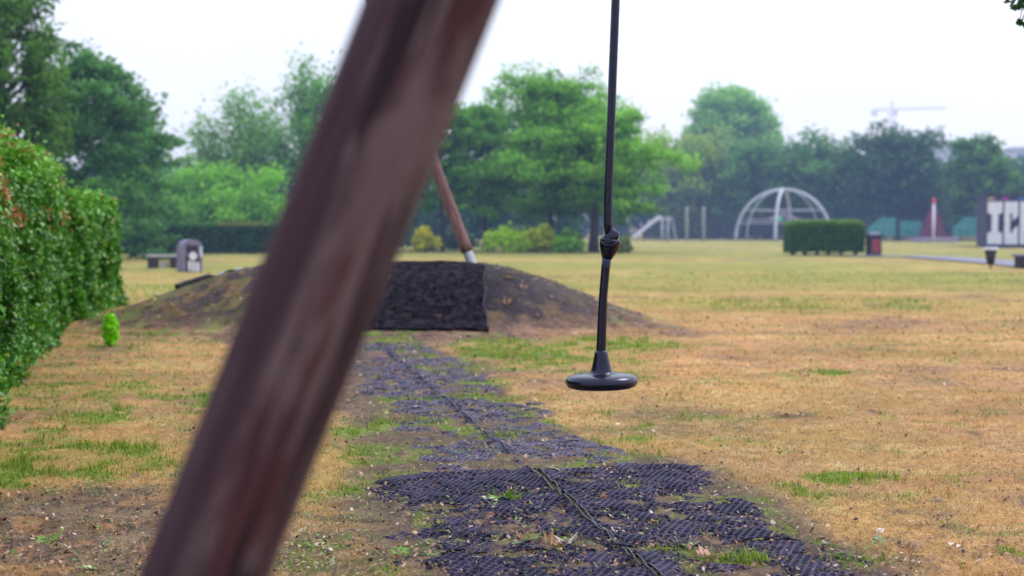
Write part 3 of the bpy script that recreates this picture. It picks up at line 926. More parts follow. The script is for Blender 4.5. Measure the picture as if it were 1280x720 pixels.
def tree(name, label, base, h, r, style, c_hi, c_lo, seed, nleaf=14000, leaf=.13, group=None, trunk_h=.2, sparse=1.0, trunk_r=None):
    rr = random.Random(seed); r_ = np.random.default_rng(seed)
    t = thing(name, label, "bush" if name == "bush" else "tree", (base[0], base[1], 0), 0, group)
    bm = bmesh.new()
    tr = trunk_r or h * .018
    bend = [Vector((rr.uniform(-.02, .02) * h * k, rr.uniform(-.02, .02) * h * k, 0)) for k in range(7)]
    tp_ = [Vector((0, 0, -.05))]
    top = .9 if style != 'vase' else .35
    if style == 'bush': top = .5
    for k in range(1, 7): tp_.append(Vector((0, 0, h * top * k / 6)) + bend[k] * .3)
    add_tube(bm, tp_, [tr * (1.25 if k == 0 else 1 - .8 * k / 6 if style != 'vase' else 1 - .3 * k / 6) for k in range(7)], 8)

    def trunk_at(z):
        f = max(0, min(5.999, z / (h * top) * 6)); i_ = int(f)
        return tp_[i_].lerp(tp_[i_ + 1], f - i_)
    clusters = []   # (pos, spread xy, spread z, w, tip)
    if style in ('tier',):
        nl = 46
        for i in range(nl):
            f = trunk_h + (1 - trunk_h) * (i + rr.random()) / nl
            z = f * h
            q = (f - trunk_h) / (1 - trunk_h)
            env = r * (1 - q ** 1.7) ** .62 * rr.uniform(.45, 1.28)
            if q < .1: env *= .8
            az = i * 2.4 + rr.uniform(-.4, .4)
            st = trunk_at(min(z, h * .88))
            rise = rr.uniform(.08, .45) + .6 * q
            pts_ = []
            for j in range(6):
                u_ = j / 5
                pts_.append(st + Vector((math.cos(az) * env * u_, math.sin(az) * env * u_, env * (rise * u_ - .28 * u_ * u_))))
            add_tube(bm, pts_, [tr * .35 * (1 - .85 * j / 5) for j in range(6)], 5)
            for j in range(int(7 + 7 * env / r)):
                u_ = rr.uniform(.18, 1.04)
                p = pts_[0].lerp(pts_[-1], u_); p.z += env * .28 * (u_ - u_ * u_)
                side = Vector((-math.sin(az), math.cos(az), 0)) * rr.gauss(0, .24) * env * (1.1 - .6 * u_)
                clusters.append((p + side + Vector((0, 0, rr.gauss(0, .05) * r)), .24 * (1 - .35 * u_), rr.uniform(.06, .15), rr.uniform(.5, 1.3), u_))
        for i in range(16):          # thin shoots standing out of the top
            az = rr.uniform(0, 2 * PI); rad_ = rr.uniform(.1, .8) * r; z0_ = h * (1 - .45 * (rad_ / r) ** 1.5) * rr.uniform(.82, .93)
            b0_ = Vector((math.cos(az) * rad_, math.sin(az) * rad_, z0_)); b1_ = b0_ + Vector((math.cos(az) * .12 * r, math.sin(az) * .12 * r, h * rr.uniform(.08, .15)))
            add_tube(bm, [b0_ - Vector((0, 0, h * .1)), b1_], [tr * .1, tr * .03], 4)
            for j in range(5): clusters.append((b0_.lerp(b1_, j / 4), .05, .05, .22, 1))
        clusters.append((Vector((0, 0, h * .95)) + bend[6] * .3, .12, .3, 1, 1)); clusters.append((Vector((0, 0, h * 1.0)), .07, .25, .6, 1))
    elif style == 'vase':
        nl = 26
        for i in range(nl):
            az = i * 2.4 + rr.uniform(-.3, .3)
            st = trunk_at(h * rr.uniform(.14, .34))
            out = rr.uniform(.25, 1.0); zt = h * (1.0 - .38 * out ** 2) * rr.uniform(.85, 1.02)
            end = Vector((math.cos(az) * r * out, math.sin(az) * r * out, zt))
            pts_ = []
            for j in range(7):
                u_ = j / 6
                p = st.lerp(end, u_); p += Vector((math.cos(az), math.sin(az), 0)) * r * .22 * math.sin(u_ * PI) * out
                pts_.append(p)
            add_tube(bm, pts_, [tr * .5 * (1 - .85 * j / 6) for j in range(7)], 5)
            for j in range(11):
                u_ = rr.uniform(.3, 1.03); f = min(u_, .999) * 6; p = pts_[int(f)].lerp(pts_[int(f) + 1], f - int(f))
                p = p + Vector((rr.gauss(0, .1), rr.gauss(0, .1), rr.gauss(0, .1))) * r
                clusters.append((p, .26, .34, 1, u_))
    elif style == 'bush':
        for i in range(46):
            az = rr.uniform(0, 2 * PI); el = math.asin(rr.uniform(-.1, 1)); q = rr.uniform(.45, 1.0)
            e = Vector((math.cos(az) * math.cos(el) * r * q, math.sin(az) * math.cos(el) * r * q, h * (.18 + .8 * math.sin(el) * q * rr.uniform(.85, 1.1))))
            if i % 2 == 0: add_tube(bm, [Vector((0, 0, 0)), e * .5 + Vector((0, 0, h * .08)), e], [tr * .5, tr * .3, tr * .1], 5)
            clusters.append((e, .34 * min(1, h / r), .28, 1, q))
    else:  # broad
        nl = 34 if style == 'broad' else 90
        for i in range(nl):
            az = i * 2.4 + rr.uniform(-.4, .4)
            sz = 2 * ((i + .5) / nl) - 1                      # even over a sphere
            e_ = Vector((math.cos(az) * math.sqrt(1 - sz * sz), math.sin(az) * math.sqrt(1 - sz * sz), sz)) * (rr.uniform(.78, 1.04) if style == 'broad' else rr.uniform(.86, .97))
            ch = h * (1 - trunk_h)
            end = Vector((e_.x * r, e_.y * r, h * trunk_h + ch * .5 + e_.z * ch * .5))
            st = trunk_at(max(h * trunk_h * .9, min(end.z * .7, h * .8)))
            mid = st.lerp(end, .5) + Vector((0, 0, -.04 * h))
            add_tube(bm, [st, mid, end], [tr * .42, tr * .25, tr * .08], 5)
            for j in range(9 if style == 'broad' else 7):
                u_ = rr.uniform(.35, 1.02) if style == 'broad' else rr.uniform(.6, 1.0)
                p = st.lerp(mid, u_ * 2) if u_ < .5 else mid.lerp(end, (u_ - .5) * 2)
                p = p + Vector((rr.gauss(0, .13), rr.gauss(0, .13), rr.gauss(0, .09))) * r * (1 if style == 'broad' else .5)
                clusters.append((p, .22 if style == 'broad' else .17, .2 if style == 'broad' else .15, 1, u_))
    obj("trunk", bm, BARK, t, smooth=True)
    n = len(clusters); per = int(nleaf / n)
    cs = []; cc = []
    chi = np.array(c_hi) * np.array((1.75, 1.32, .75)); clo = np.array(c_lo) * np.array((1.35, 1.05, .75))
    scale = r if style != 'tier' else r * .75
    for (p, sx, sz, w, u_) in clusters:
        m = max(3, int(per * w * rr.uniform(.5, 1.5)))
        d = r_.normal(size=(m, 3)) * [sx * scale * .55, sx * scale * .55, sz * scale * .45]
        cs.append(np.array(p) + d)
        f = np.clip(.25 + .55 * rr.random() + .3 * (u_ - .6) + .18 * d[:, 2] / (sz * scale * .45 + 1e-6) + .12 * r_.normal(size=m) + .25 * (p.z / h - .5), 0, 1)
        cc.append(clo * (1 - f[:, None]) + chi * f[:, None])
    cs = np.concatenate(cs); cc = np.concatenate(cc)
    cs[:, 2] = np.maximum(cs[:, 2], .08)
    V, F, k_, col = leaf_quads(cs, np.full(len(cs), leaf), .9, cc, 0, seed)
    link("crown", np_mesh("crown", V, F, k_, col), LEAF, t)
    return t


def base_of(px, Y): return (at(px, 300, Y).x, Y)


def hgt(py, Y): return at(640, py, Y).z


def wid(px, Y): return px / FPX * Y


BG = ((.045, .16, .045), (.008, .035, .018))       # deep green
# left group
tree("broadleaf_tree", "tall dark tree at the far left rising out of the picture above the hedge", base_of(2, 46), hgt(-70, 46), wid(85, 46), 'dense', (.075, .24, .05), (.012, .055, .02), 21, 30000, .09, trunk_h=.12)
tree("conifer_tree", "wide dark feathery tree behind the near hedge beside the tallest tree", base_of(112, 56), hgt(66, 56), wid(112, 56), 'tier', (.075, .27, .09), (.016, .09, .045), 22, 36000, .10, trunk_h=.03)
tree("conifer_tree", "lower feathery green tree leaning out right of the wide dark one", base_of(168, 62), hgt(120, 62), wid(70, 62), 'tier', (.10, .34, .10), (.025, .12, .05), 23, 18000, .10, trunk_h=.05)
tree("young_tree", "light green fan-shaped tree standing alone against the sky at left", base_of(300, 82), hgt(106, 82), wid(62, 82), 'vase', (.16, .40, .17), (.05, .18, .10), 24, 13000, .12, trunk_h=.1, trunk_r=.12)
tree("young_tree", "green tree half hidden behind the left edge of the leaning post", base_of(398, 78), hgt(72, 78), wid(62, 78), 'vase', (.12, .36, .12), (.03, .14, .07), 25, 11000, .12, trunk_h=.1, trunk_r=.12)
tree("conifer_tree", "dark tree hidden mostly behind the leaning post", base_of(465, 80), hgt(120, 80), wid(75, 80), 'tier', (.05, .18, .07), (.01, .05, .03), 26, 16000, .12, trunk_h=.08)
for k_, (px, ty, w_, Y, lb) in enumerate([(205, 205, 52, 74, "pale green bush behind the far hedge, leftmost"), (262, 196, 60, 75, "bright green bush in the middle of those behind the far hedge"),
                                          (318, 212, 56, 73, "rounded green bush behind the far hedge next to the leaning post")]):
    tree("bush", lb, base_of(px, Y), hgt(ty, Y), wid(w_, Y), 'bush', (.17, .50, .08), (.05, .20, .06), 40 + k_, 11000, .10)
# centre group
CG = ((.12, .40, .07), (.022, .11, .035))
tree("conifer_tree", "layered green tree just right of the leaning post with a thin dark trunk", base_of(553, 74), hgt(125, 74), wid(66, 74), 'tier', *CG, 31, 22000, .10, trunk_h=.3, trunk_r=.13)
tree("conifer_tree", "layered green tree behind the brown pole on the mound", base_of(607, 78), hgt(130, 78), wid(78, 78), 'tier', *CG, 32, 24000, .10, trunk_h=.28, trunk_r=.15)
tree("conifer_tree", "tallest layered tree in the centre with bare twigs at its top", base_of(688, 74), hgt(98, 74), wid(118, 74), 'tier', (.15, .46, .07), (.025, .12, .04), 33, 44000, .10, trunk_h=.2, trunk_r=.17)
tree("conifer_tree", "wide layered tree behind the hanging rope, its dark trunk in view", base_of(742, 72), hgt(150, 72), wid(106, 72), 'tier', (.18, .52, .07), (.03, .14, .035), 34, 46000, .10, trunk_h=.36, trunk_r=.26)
for k_, (px, ty, w_, Y, hi_, lo_, lb) in enumerate([
        (532, 284, 16, 72, (.50, .62, .04), (.14, .28, .02), "small yellow-green bush between leaning post and thin trunk"),
        (632, 284, 26, 71, (.36, .72, .05), (.12, .30, .03), "yellow-green bush right of the brown pole"),
        (672, 281, 22, 71.5, (.44, .64, .06), (.18, .32, .03), "yellow bush in the middle under the layered trees"),
        (712, 287, 18, 70, (.17, .48, .05), (.05, .18, .03), "green bush just left of the dark trunk behind the rope"),
        (775, 296, 16, 69, (.12, .22, .07), (.04, .09, .03), "small grey-green bush right of the hanging rope"),
        (575, 288, 18, 80, (.05, .16, .04), (.015, .05, .02), "dark small bush behind the thin trunks")]):
    tree("bush", lb, base_of(px, Y), hgt(ty, Y), wid(w_, Y), 'bush', hi_, lo_, 50 + k_, 2600, .09)
# far right group
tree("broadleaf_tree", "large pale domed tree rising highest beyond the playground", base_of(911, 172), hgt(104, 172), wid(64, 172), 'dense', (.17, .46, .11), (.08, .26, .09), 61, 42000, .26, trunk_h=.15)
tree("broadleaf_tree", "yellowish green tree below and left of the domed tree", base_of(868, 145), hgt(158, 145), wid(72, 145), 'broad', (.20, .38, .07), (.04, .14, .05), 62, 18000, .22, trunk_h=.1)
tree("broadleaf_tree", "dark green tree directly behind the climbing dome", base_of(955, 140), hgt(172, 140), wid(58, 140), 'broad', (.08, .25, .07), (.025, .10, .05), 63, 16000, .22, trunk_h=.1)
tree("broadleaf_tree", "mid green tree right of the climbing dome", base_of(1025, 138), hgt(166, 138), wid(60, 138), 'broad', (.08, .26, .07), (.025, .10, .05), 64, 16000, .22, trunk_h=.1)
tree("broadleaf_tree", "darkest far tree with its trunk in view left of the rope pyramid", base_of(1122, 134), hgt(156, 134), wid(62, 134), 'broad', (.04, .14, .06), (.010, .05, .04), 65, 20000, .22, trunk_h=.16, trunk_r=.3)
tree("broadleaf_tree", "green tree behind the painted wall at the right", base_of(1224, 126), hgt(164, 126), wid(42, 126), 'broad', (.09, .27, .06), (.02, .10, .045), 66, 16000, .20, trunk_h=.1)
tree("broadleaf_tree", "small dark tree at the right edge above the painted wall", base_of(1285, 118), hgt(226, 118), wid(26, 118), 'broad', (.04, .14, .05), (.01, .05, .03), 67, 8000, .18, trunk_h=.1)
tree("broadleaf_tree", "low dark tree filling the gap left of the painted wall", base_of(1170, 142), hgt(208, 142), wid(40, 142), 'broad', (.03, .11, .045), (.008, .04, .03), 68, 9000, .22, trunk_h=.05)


# clumped low woodland strip far behind, one mass
def leaf_mass(name, boxes, hi, lo, n, leaf, seed):
    r_ = np.random.default_rng(seed)
    cs = []; cc = []
    for (x0, x1, y, d, h) in boxes:
        m = int(n * (x1 - x0) * h / sum((b[1] - b[0]) * b[4] for b in boxes))
        X = r_.uniform(x0, x1, m); top = h * (.72 + .45 * fbm(X, X * 0 + y, .16, seed, 3))
        Z = r_.random(m) ** .8 * top; Yv = y + r_.normal(size=m) * d * (.4 + .3 * np.sqrt(np.clip(1 - Z / top, 0, 1)))
        f = np.clip(fbm(X, Z, .6, seed + 3, 4) * 1.6 - .5 + .3 * (Z / top) + .15 * r_.normal(size=m), 0, 1)
        cs.append(np.stack([X, Yv, Z + .05], 1)); cc.append(np.array(lo) * (1 - f[:, None]) + np.array(hi) * f[:, None])
    V, F, k_, col = leaf_quads(np.concatenate(cs), np.full(sum(len(c) for c in cs), leaf), .6, np.concatenate(cc), 0, seed)
    return np_mesh(name, V, F, k_, col)


me = leaf_mass("woodland", [(-75, -10, 108, 3, 6.0), (-30, 40, 150, 3, 8.5), (15, 70, 152, 3, 9.5), (-12, 4.5, 92, 2, 3.2)], (.05, .17, .06), (.012, .055, .03), 70000, .34, 5)
tag(link("woodland", me, LEAF), "dark belt of woodland closing off the park", "woodland", kind="stuff")


# hedges ---------------------------------------------------------------
def hedge(name, label, x0, x1, yc, depth, h, hi, lo, n, leaf, seed, top_col=None, gap=.0, stems=0):
    t = thing(name, label, "hedge", ((x0 + x1) / 2, yc, 0))
    w = x1 - x0
    r_ = np.random.default_rng(seed)
    X = r_.uniform(-w / 2, w / 2, n); u = r_.random(n)
    side = r_.integers(0, 3, n)
    Y = np.where(side == 0, -depth / 2, np.where(side == 1, depth / 2, r_.uniform(-depth / 2, depth / 2, n)))
    Z = np.where(side == 2, h, gap + (h - gap) * r_.random(n))
    e = r_.random(n) < .12
    X = np.where(e, np.where(r_.random(n) < .5, -w / 2, w / 2), X); Y = np.where(e, r_.uniform(-depth / 2, depth / 2, n), Y); Z = np.where(e, gap + (h - gap) * r_.random(n), Z)
    wob = (fbm(X, Z + Y, 2.0, seed, 3) - .5) * .22
    X = X * (1 + wob / w * .6) + r_.normal(size=n) * .03; Y = Y * (1 + wob) + r_.normal(size=n) * .04; Z = Z + wob * .4 + r_.normal(size=n) * .03
    rnd = np.clip(np.abs(X) / (w / 2), 0, 1) ** 10 * .12 * (Z > h * .8)
    Z = np.maximum(Z - rnd, .04)
    f = np.clip(.15 + .35 * r_.random(n) + .5 * sstep(h * .82, h, Z), 0, 1)  # lit top over darker faces, painted into the leaf colour
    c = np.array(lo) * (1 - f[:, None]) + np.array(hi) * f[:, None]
    if top_col is not None:
        q = (sstep(h * .9, h, Z) * (fbm(X, Y, .5, seed + 2) > .5))[:, None] * .7
        c = c * (1 - q) + np.array(top_col) * q
    V, F, k_, col = leaf_quads(np.stack([X, Y, Z], 1), np.full(n, leaf), .3, c, 0, seed)
    link("foliage", np_mesh("foliage", V, F, k_, col), LEAF, t)
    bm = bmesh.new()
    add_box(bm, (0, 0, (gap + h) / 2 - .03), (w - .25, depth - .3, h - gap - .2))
    obj("shade_core", bm, HEDGE_CORE, t)  # near-black box behind the leaves, standing in for inner shade
    if stems:
        for k in range(stems):
            bm = bmesh.new(); x = -w / 2 + w * (k + .5) / stems + r_.uniform(-.15, .15)
            add_tube(bm, [(x, 0, -.02), (x + .03, 0, gap * .6), (x - .02, 0, gap + .3)], [.11, .09, .06], 6)
            obj("stem", bm, BARK, t)
    return t


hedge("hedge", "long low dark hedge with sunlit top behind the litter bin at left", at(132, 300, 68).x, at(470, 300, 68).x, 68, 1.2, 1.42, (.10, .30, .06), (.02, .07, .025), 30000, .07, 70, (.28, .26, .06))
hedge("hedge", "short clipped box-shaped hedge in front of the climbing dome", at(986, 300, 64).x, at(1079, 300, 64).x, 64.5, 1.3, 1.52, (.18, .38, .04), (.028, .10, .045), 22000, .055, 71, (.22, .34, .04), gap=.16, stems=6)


# near left hedge, ivy-like leaves
def near_hedge(p0, p1, h, depth, n, leaf, label, seed, warm):
    p0 = Vector((*p0, 0)); p1 = Vector((*p1, 0)); D = (p1 - p0); Lh = D.length; D.normalize()
    Nn = Vector((D.y, -D.x, 0))                # towards the field
    if Nn.x < 0: Nn = -Nn
    t = thing("ivy_hedge", label, "hedge", p0)
    r_ = np.random.default_rng(seed)
    u = r_.random(n) ** 1.0 * Lh
    kind = r_.random(n)
    face = kind < .70; endf = (kind >= .70) & (kind < .78); topf = kind >= .78
    ht = h * (1 + .04 * (fbm(u, u * 0, .6, seed, 3) - .5) * 2)
    zz = r_.random(n) ** .95 * ht
    bul = .19 * (fbm(u, zz, 1.3, seed + 1, 4) - .5) * 2
    out = np.where(face, bul, np.where(topf, -depth * r_.random(n), -depth * r_.random(n)))
    z = np.where(topf, ht + .10 * (fbm(u, out, 2, seed + 4, 3) - .5), zz)
    u = np.where(endf, Lh + bul * .6, u)
    # rounded upper shoulder, skirt at the foot
    sh = sstep(ht * .82, ht, z) * .22; out = np.where(face, out - sh, out)
    out = out + np.where(face, .12 * (1 - sstep(0, .5, z)) * r_.random(n), 0)
    out = out + r_.normal(size=n) * .045; z = z + r_.normal(size=n) * .03; u = u + r_.normal(size=n) * .02
    # stray shoots above the top
    st = (r_.random(n) < .02) & (z > ht * .85); z = np.where(st, z + r_.random(n) * .22, z)
    hole = fbm(u, z, 5, seed + 9, 3)
    out = out - .34 * sstep(.46, .66, hole)
    z = np.maximum(z, .02)
    X = D.x * u + Nn.x * out; Yv = D.y * u + Nn.y * out
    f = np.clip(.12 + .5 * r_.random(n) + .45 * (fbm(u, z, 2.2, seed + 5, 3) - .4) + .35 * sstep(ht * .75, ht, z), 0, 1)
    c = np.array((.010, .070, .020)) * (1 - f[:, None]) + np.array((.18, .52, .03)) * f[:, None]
    yl = (r_.random(n) < .03)[:, None]; c = np.where(yl, np.array((.30, .40, .04)), c)
    w_ = ((fbm(u, z, 2.1, seed + 7, 3) > .68) & (r_.random(n) < warm * 1.6) & (z > ht * .6)) | ((z > ht * .97) & (r_.random(n) < .10 * warm * 4))
    c = np.where(w_[:, None], np.array((.45, .20, .08)), c)
    size = leaf * np.maximum(1, (p0.y + u * D.y) / 14)
    # orientation: mostly facing out and up
    nv = r_.normal(size=(n, 3)) * .85
    nv += np.array([Nn.x, Nn.y, .55]) * np.where(topf, .3, 1.0)[:, None] + np.array([0, 0, 1.0]) * topf[:, None]
    nv /= np.linalg.norm(nv, axis=1)[:, None]
    a = r_.normal(size=(n, 3)) * .6 + np.array([0, 0, -1.]); a -= nv * (a * nv).sum(1)[:, None]; a /= np.linalg.norm(a, axis=1)[:, None]
    b = np.cross(nv, a); cen = np.stack([X, Yv, z], 1); s = (size * (.55 + .9 * r_.random(n)))[:, None]
    # ivy leaf: 6 outline points and folded midrib
    V = np.stack([cen - a * s * .45, cen - a * s * .30 + b * s * .62 + nv * s * .12, cen + a * s * .15 + b * s * .40 + nv * s * .10,
                  cen + a * s * .85 - nv * s * .10, cen + a * s * .15 - b * s * .40 + nv * s * .10, cen - a * s * .30 - b * s * .62 + nv * s * .12], 1).reshape(-1, 3)
    k = np.arange(n)[:, None] * 6
    F = np.concatenate([k + [[0, 1, 2]], k + [[0, 2, 3]], k + [[0, 3, 4]], k + [[0, 4, 5]]], 0)
    link("foliage", np_mesh("foliage", V, F, 3, np.repeat(c, 6, 0)), HEDGE_LEAF, t)
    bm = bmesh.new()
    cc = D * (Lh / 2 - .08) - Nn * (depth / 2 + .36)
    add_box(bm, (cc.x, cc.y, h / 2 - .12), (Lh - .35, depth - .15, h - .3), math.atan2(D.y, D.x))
    obj("shade_core", bm, HEDGE_CORE, t)  # solid dark box added as the shade deep inside the hedge


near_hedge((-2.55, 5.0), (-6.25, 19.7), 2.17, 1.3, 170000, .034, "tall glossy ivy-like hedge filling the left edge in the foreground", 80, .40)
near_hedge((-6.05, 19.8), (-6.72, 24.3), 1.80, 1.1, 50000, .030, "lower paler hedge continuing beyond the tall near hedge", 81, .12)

# overhanging sprig top right
t = thing("overhanging_branch", "sprig of dark leaves hanging into the top right corner", "branch", at(1330, -60, 11))
o_ = at(1330, -60, 11)
bm = bmesh.new()
pts_ = [at(1420, -200, 11.4) - o_, at(1340, -70, 11.1) - o_, at(1292, -10, 11) - o_, at(1277, 14, 11) - o_, at(1274, 30, 11) - o_]
add_tube(bm, pts_, [.03, .018, .008, .004, .002], 6)
pts2 = [at(1292, -10, 11) - o_, at(1272, -2, 10.9) - o_, at(1258, 3, 10.9) - o_]
add_tube(bm, pts2, [.006, .003, .0015], 5)
obj("twig", bm, BARK, t)
r_ = np.random.default_rng(9)
cs = []
for a, b, m, sg in ((1340, -70, 260, .2), (1300, -30, 160, .12), (1287, -4, 40, .06), (1280, 6, 10, .04), (1277, 28, 5, .02), (1262, 2, 5, .03)):
    cs.append(np.array(at(a, b, 11) - o_) + r_.normal(size=(m, 3)) * sg)
cs = np.concatenate(cs)
c = np.array((.03, .10, .04)) * (.6 + .9 * r_.random((len(cs), 1)))
V, F, k_, col = leaf_quads(cs, np.full(len(cs), .045), .3, c, .15, 4, .5)
link("leaves", np_mesh("leaves", V, F, k_, col), LEAF, t)

# bright green weed left of the mound
wp = G(138, 434)
t = thing("weed", "single bright lime-green weed growing by the left side of the mound", "plant", (wp.x, wp.y, 0))
r_ = np.random.default_rng(3); n = 420
zz = r_.random(n) * .34 + .02; rad = .085 * np.sin(np.clip(zz / .38, 0, 1) * PI) ** .6 + .01
az = r_.random(n) * 2 * PI; q = np.sqrt(r_.random(n))
cs = np.stack([np.cos(az) * rad * q, np.sin(az) * rad * q, zz], 1)
c = np.array((.30, .80, .02)) * (.65 + .6 * r_.random((n, 1)))
V, F, k_, col = leaf_quads(cs, np.full(n, .032), .5, c, .1, 4, .5)
link("leaves", np_mesh("leaves", V, F, k_, col), LEAF, t)
bm = bmesh.new()
for k in range(5): add_tube(bm, [(0, 0, -.01), (.03 * math.cos(k * 1.3), .03 * math.sin(k * 1.3), .18), (.05 * math.cos(k * 1.3), .05 * math.sin(k * 1.3), .34)], [.004, .003, .001], 5)
obj("stem", bm, noisy("weed_stem", (.08, .2, .03), (.12, .26, .04), 9), t)

# drain pipe and teal sheet on the left shoulder of the mound
DK = noisy("dark_plastic", (.012, .013, .018), (.04, .04, .05), 12, .5, .4, .1)


def mz(x, y): return float(mound_h(np.array([x]), np.array([y]))[0])


bm = bmesh.new()
pp = []
for k in range(8):
    x = -4.50 + k * .06; y = 19.0 + .03 * k
    pp.append((x + 4.50, y - 19, mz(x, y) + .035))
add_tube(bm, pp, .04, 10)
tag(obj("drain_pipe", bm, DK, None, True), "short dark pipe lying on the left shoulder of the mound", "pipe").location = (-4.50, 19, 0)
bm = bmesh.new()
gx, gy = 10, 6
vs = [[bm.verts.new((i * .055 - .25, j * .07, mz(-3.88 + i * .055 - .25, 19.1 + j * .07) + .03 + .012 * math.sin(i * 1.3 + j))) for i in range(gx)] for j in range(gy)]
for j in range(gy - 1):
    for i in range(gx - 1): bm.faces.new((vs[j][i], vs[j][i + 1], vs[j + 1][i + 1], vs[j + 1][i]))
o = tag(obj("plastic_sheet", bm, noisy("teal_plastic", (.12, .30, .32), (.2, .42, .42), 9, .5), None, True), "scrap of teal plastic sheet on the mound's left shoulder", "plastic sheet")
o.location = (-3.88, 19.1, 0)

# ---------------------------------------------------------------- litter bin and bench on the left
GREYP = noisy("lilac_grey_paint", (.13, .12, .19), (.22, .20, .30), 5, .5, .4, .05)
WHITEP = noisy("white_paint", (.62, .63, .72), (.80, .80, .86), 5, .5, .4, .05)
BLACKP = noisy("black_paint", (.012, .012, .018), (.03, .03, .04), 9, .5, .4, .05)
CONC = noisy("concrete", (.30, .29, .30), (.45, .43, .42), 6, .85, .2, .3)
bp = G(237, 340)
t = thing("litter_bin", "grey domed litter bin with black opening and white sign beside the bench", "litter bin", (bp.x, bp.y, 0), R(34))
bm = bmesh.new()
W2, D2, H2 = .56, .60, .94
prof = [(-W2 / 2, 0)] + [(-W2 / 2 * math.cos(a), H2 - .2 + .2 * math.sin(a)) for a in [PI * k / 14 for k in range(15)]] + [(W2 / 2, 0)]
fr = [bm.verts.new((x, -D2 / 2, z)) for x, z in prof]; bk = [bm.verts.new((x, D2 / 2, z)) for x, z in prof]
bm.faces.new(fr); bm.faces.new(bk[::-1])
for k in range(len(prof)): bm.faces.new((fr[k], bk[k], bk[(k + 1) % len(prof)], fr[(k + 1) % len(prof)]))
obj("body", bm, GREYP, t, bevel=.012)
bm = bmesh.new(); add_box(bm, (-.03, -D2 / 2 - .006, .66), (.36, .02, .24)); obj("opening", bm, BLACKP, t, bevel=.005)
bm = bmesh.new(); add_box(bm, (-.03, -D2 / 2 - .004, .24), (.40, .014, .50)); door_ = obj("door", bm, BLACKP, t, bevel=.005)
bm = bmesh.new(); M = Matrix.Translation((-.02, -D2 / 2 - .028, .47)) @ Matrix.Rotation(PI / 2, 4, 'X'); add_lathe(bm, [(0, 0), (.12, 0), (.12, .01), (0, .01)], 24, M); obj("sign", bm, WHITEP, door_)
bm = bmesh.new()
for k in range(3): add_box(bm, (-.12 + k * .12, -D2 / 2 - .018, .19 - .02 * k), (.08, .012, .28))
obj("poster", bm, WHITEP, door_)
bm = bmesh.new(); add_box(bm, (.235, -D2 / 2 - .008, .60), (.06, .018, .30)); obj("panel", bm, WHITEP, t)

bq = G(205, 335.5)
t = thing("bench", "low grey concrete bench on square block legs left of the litter bin", "bench", (bq.x, bq.y + .2, 0), R(4))
bm = bmesh.new(); add_box(bm, (0, 0, .39), (1.15, .45, .08)); obj("seat", bm, CONC, t, bevel=.01)
for x in (-.38, .3):
    bm = bmesh.new(); add_box(bm, (x, 0, .175), (.30, .38, .35)); obj("leg", bm, DK, t, bevel=.01)
bm = bmesh.new(); add_box(bm, (.53, 0, .175), (.08, .42, .348)); obj("leg", bm, GREYP, t, bevel=.01)
bm = bmesh.new(); add_box(bm, (-.04, .0, .10), (.2, .36, .2)); obj("block", bm, CONC, t, bevel=.01)

# red and black litter bin right of the clipped hedge
bp = G(1092, 320)
t = thing("litter_bin", "dark square litter bin with red front panel beside the clipped hedge", "litter bin", (bp.x, bp.y, 0), R(8))
bm = bmesh.new(); add_box(bm, (0, 0, .45), (.56, .52, .9), top=.95); obj("body", bm, BLACKP, t, bevel=.02)
bm = bmesh.new(); add_box(bm, (0, -.262, .45), (.38, .02, .56)); obj("front_panel", bm, noisy("red_panel", (.24, .035, .05), (.32, .06, .08), 6, .5), t, bevel=.004)
bm = bmesh.new(); add_box(bm, (0, 0, 1.0), (.46, .42, .12), top=.7); obj("lid", bm, noisy("lid_grey", (.2, .19, .28), (.3, .3, .42), 6, .4), t, bevel=.02)
bm = bmesh.new(); add_box(bm, (0, 0, .92), (.60, .56, .05)); obj("rim", bm, BLACKP, t, bevel=.01)

# ---------------------------------------------------------------- playground
PG = noisy("pale_painted_steel", (.36, .39, .46), (.48, .51, .58), 3, .45, .4, .02)
DG = noisy("dark_fence_paint", (.02, .03, .035), (.05, .06, .07), 3, .6, .3, 0)
DY = 122
dc = at(979, 303, DY); Rd = wid(117, DY) / 2; Hd = hgt(237, DY)
t = thing("climbing_dome", "large pale tubular climbing dome of crossing arches with rope net", "climbing dome", (dc.x, DY, 0))


def arch(az, rad, nm="arch"):
    bm = bmesh.new(); pts_ = []
    for k in range(33):
        a = PI * k / 32
        x = -math.cos(a) * Rd; z = math.sin(a) ** .92 * Hd if math.sin(a) > 0 else 0
        pts_.append((x * math.cos(az), x * math.sin(az), z))
    pts_[0] = (pts_[0][0], pts_[0][1], -.05); pts_[-1] = (pts_[-1][0], pts_[-1][1], -.05)
    add_tube(bm, pts_, rad, 10); return obj(nm, bm, PG, t, True)


for az, rad in ((R(-12), .14), (R(70), .14), (R(30), .05)): arch(az, rad)
bm = bmesh.new()
for f in (.35, .6):
    rr_ = math.sqrt(1 - f * f) * Rd
    add_tube(bm, [(rr_ * math.cos(2 * PI * k / 40), rr_ * math.sin(2 * PI * k / 40), Hd * f) for k in range(41)], .035, 6)
obj("ring", bm, PG, t, True)
bm = bmesh.new()
for k in range(12):
    a = 2 * PI * k / 12
    add_tube(bm, [(0, 0, Hd * .55), (math.cos(a) * Rd * .45, math.sin(a) * Rd * .45, Hd * .40), (math.cos(a) * Rd * .9, math.sin(a) * Rd * .9, Hd * .42)], .03, 5)
for f, z in ((.3, .46), (.5, .40), (.7, .40)):
    add_tube(bm, [(Rd * f * math.cos(2 * PI * k / 24), Rd * f * math.sin(2 * PI * k / 24), Hd * z) for k in range(25)], .03, 5)
obj("rope_net", bm, noisy("rope_grey", (.25, .22, .3), (.4, .35, .42), 4), t)
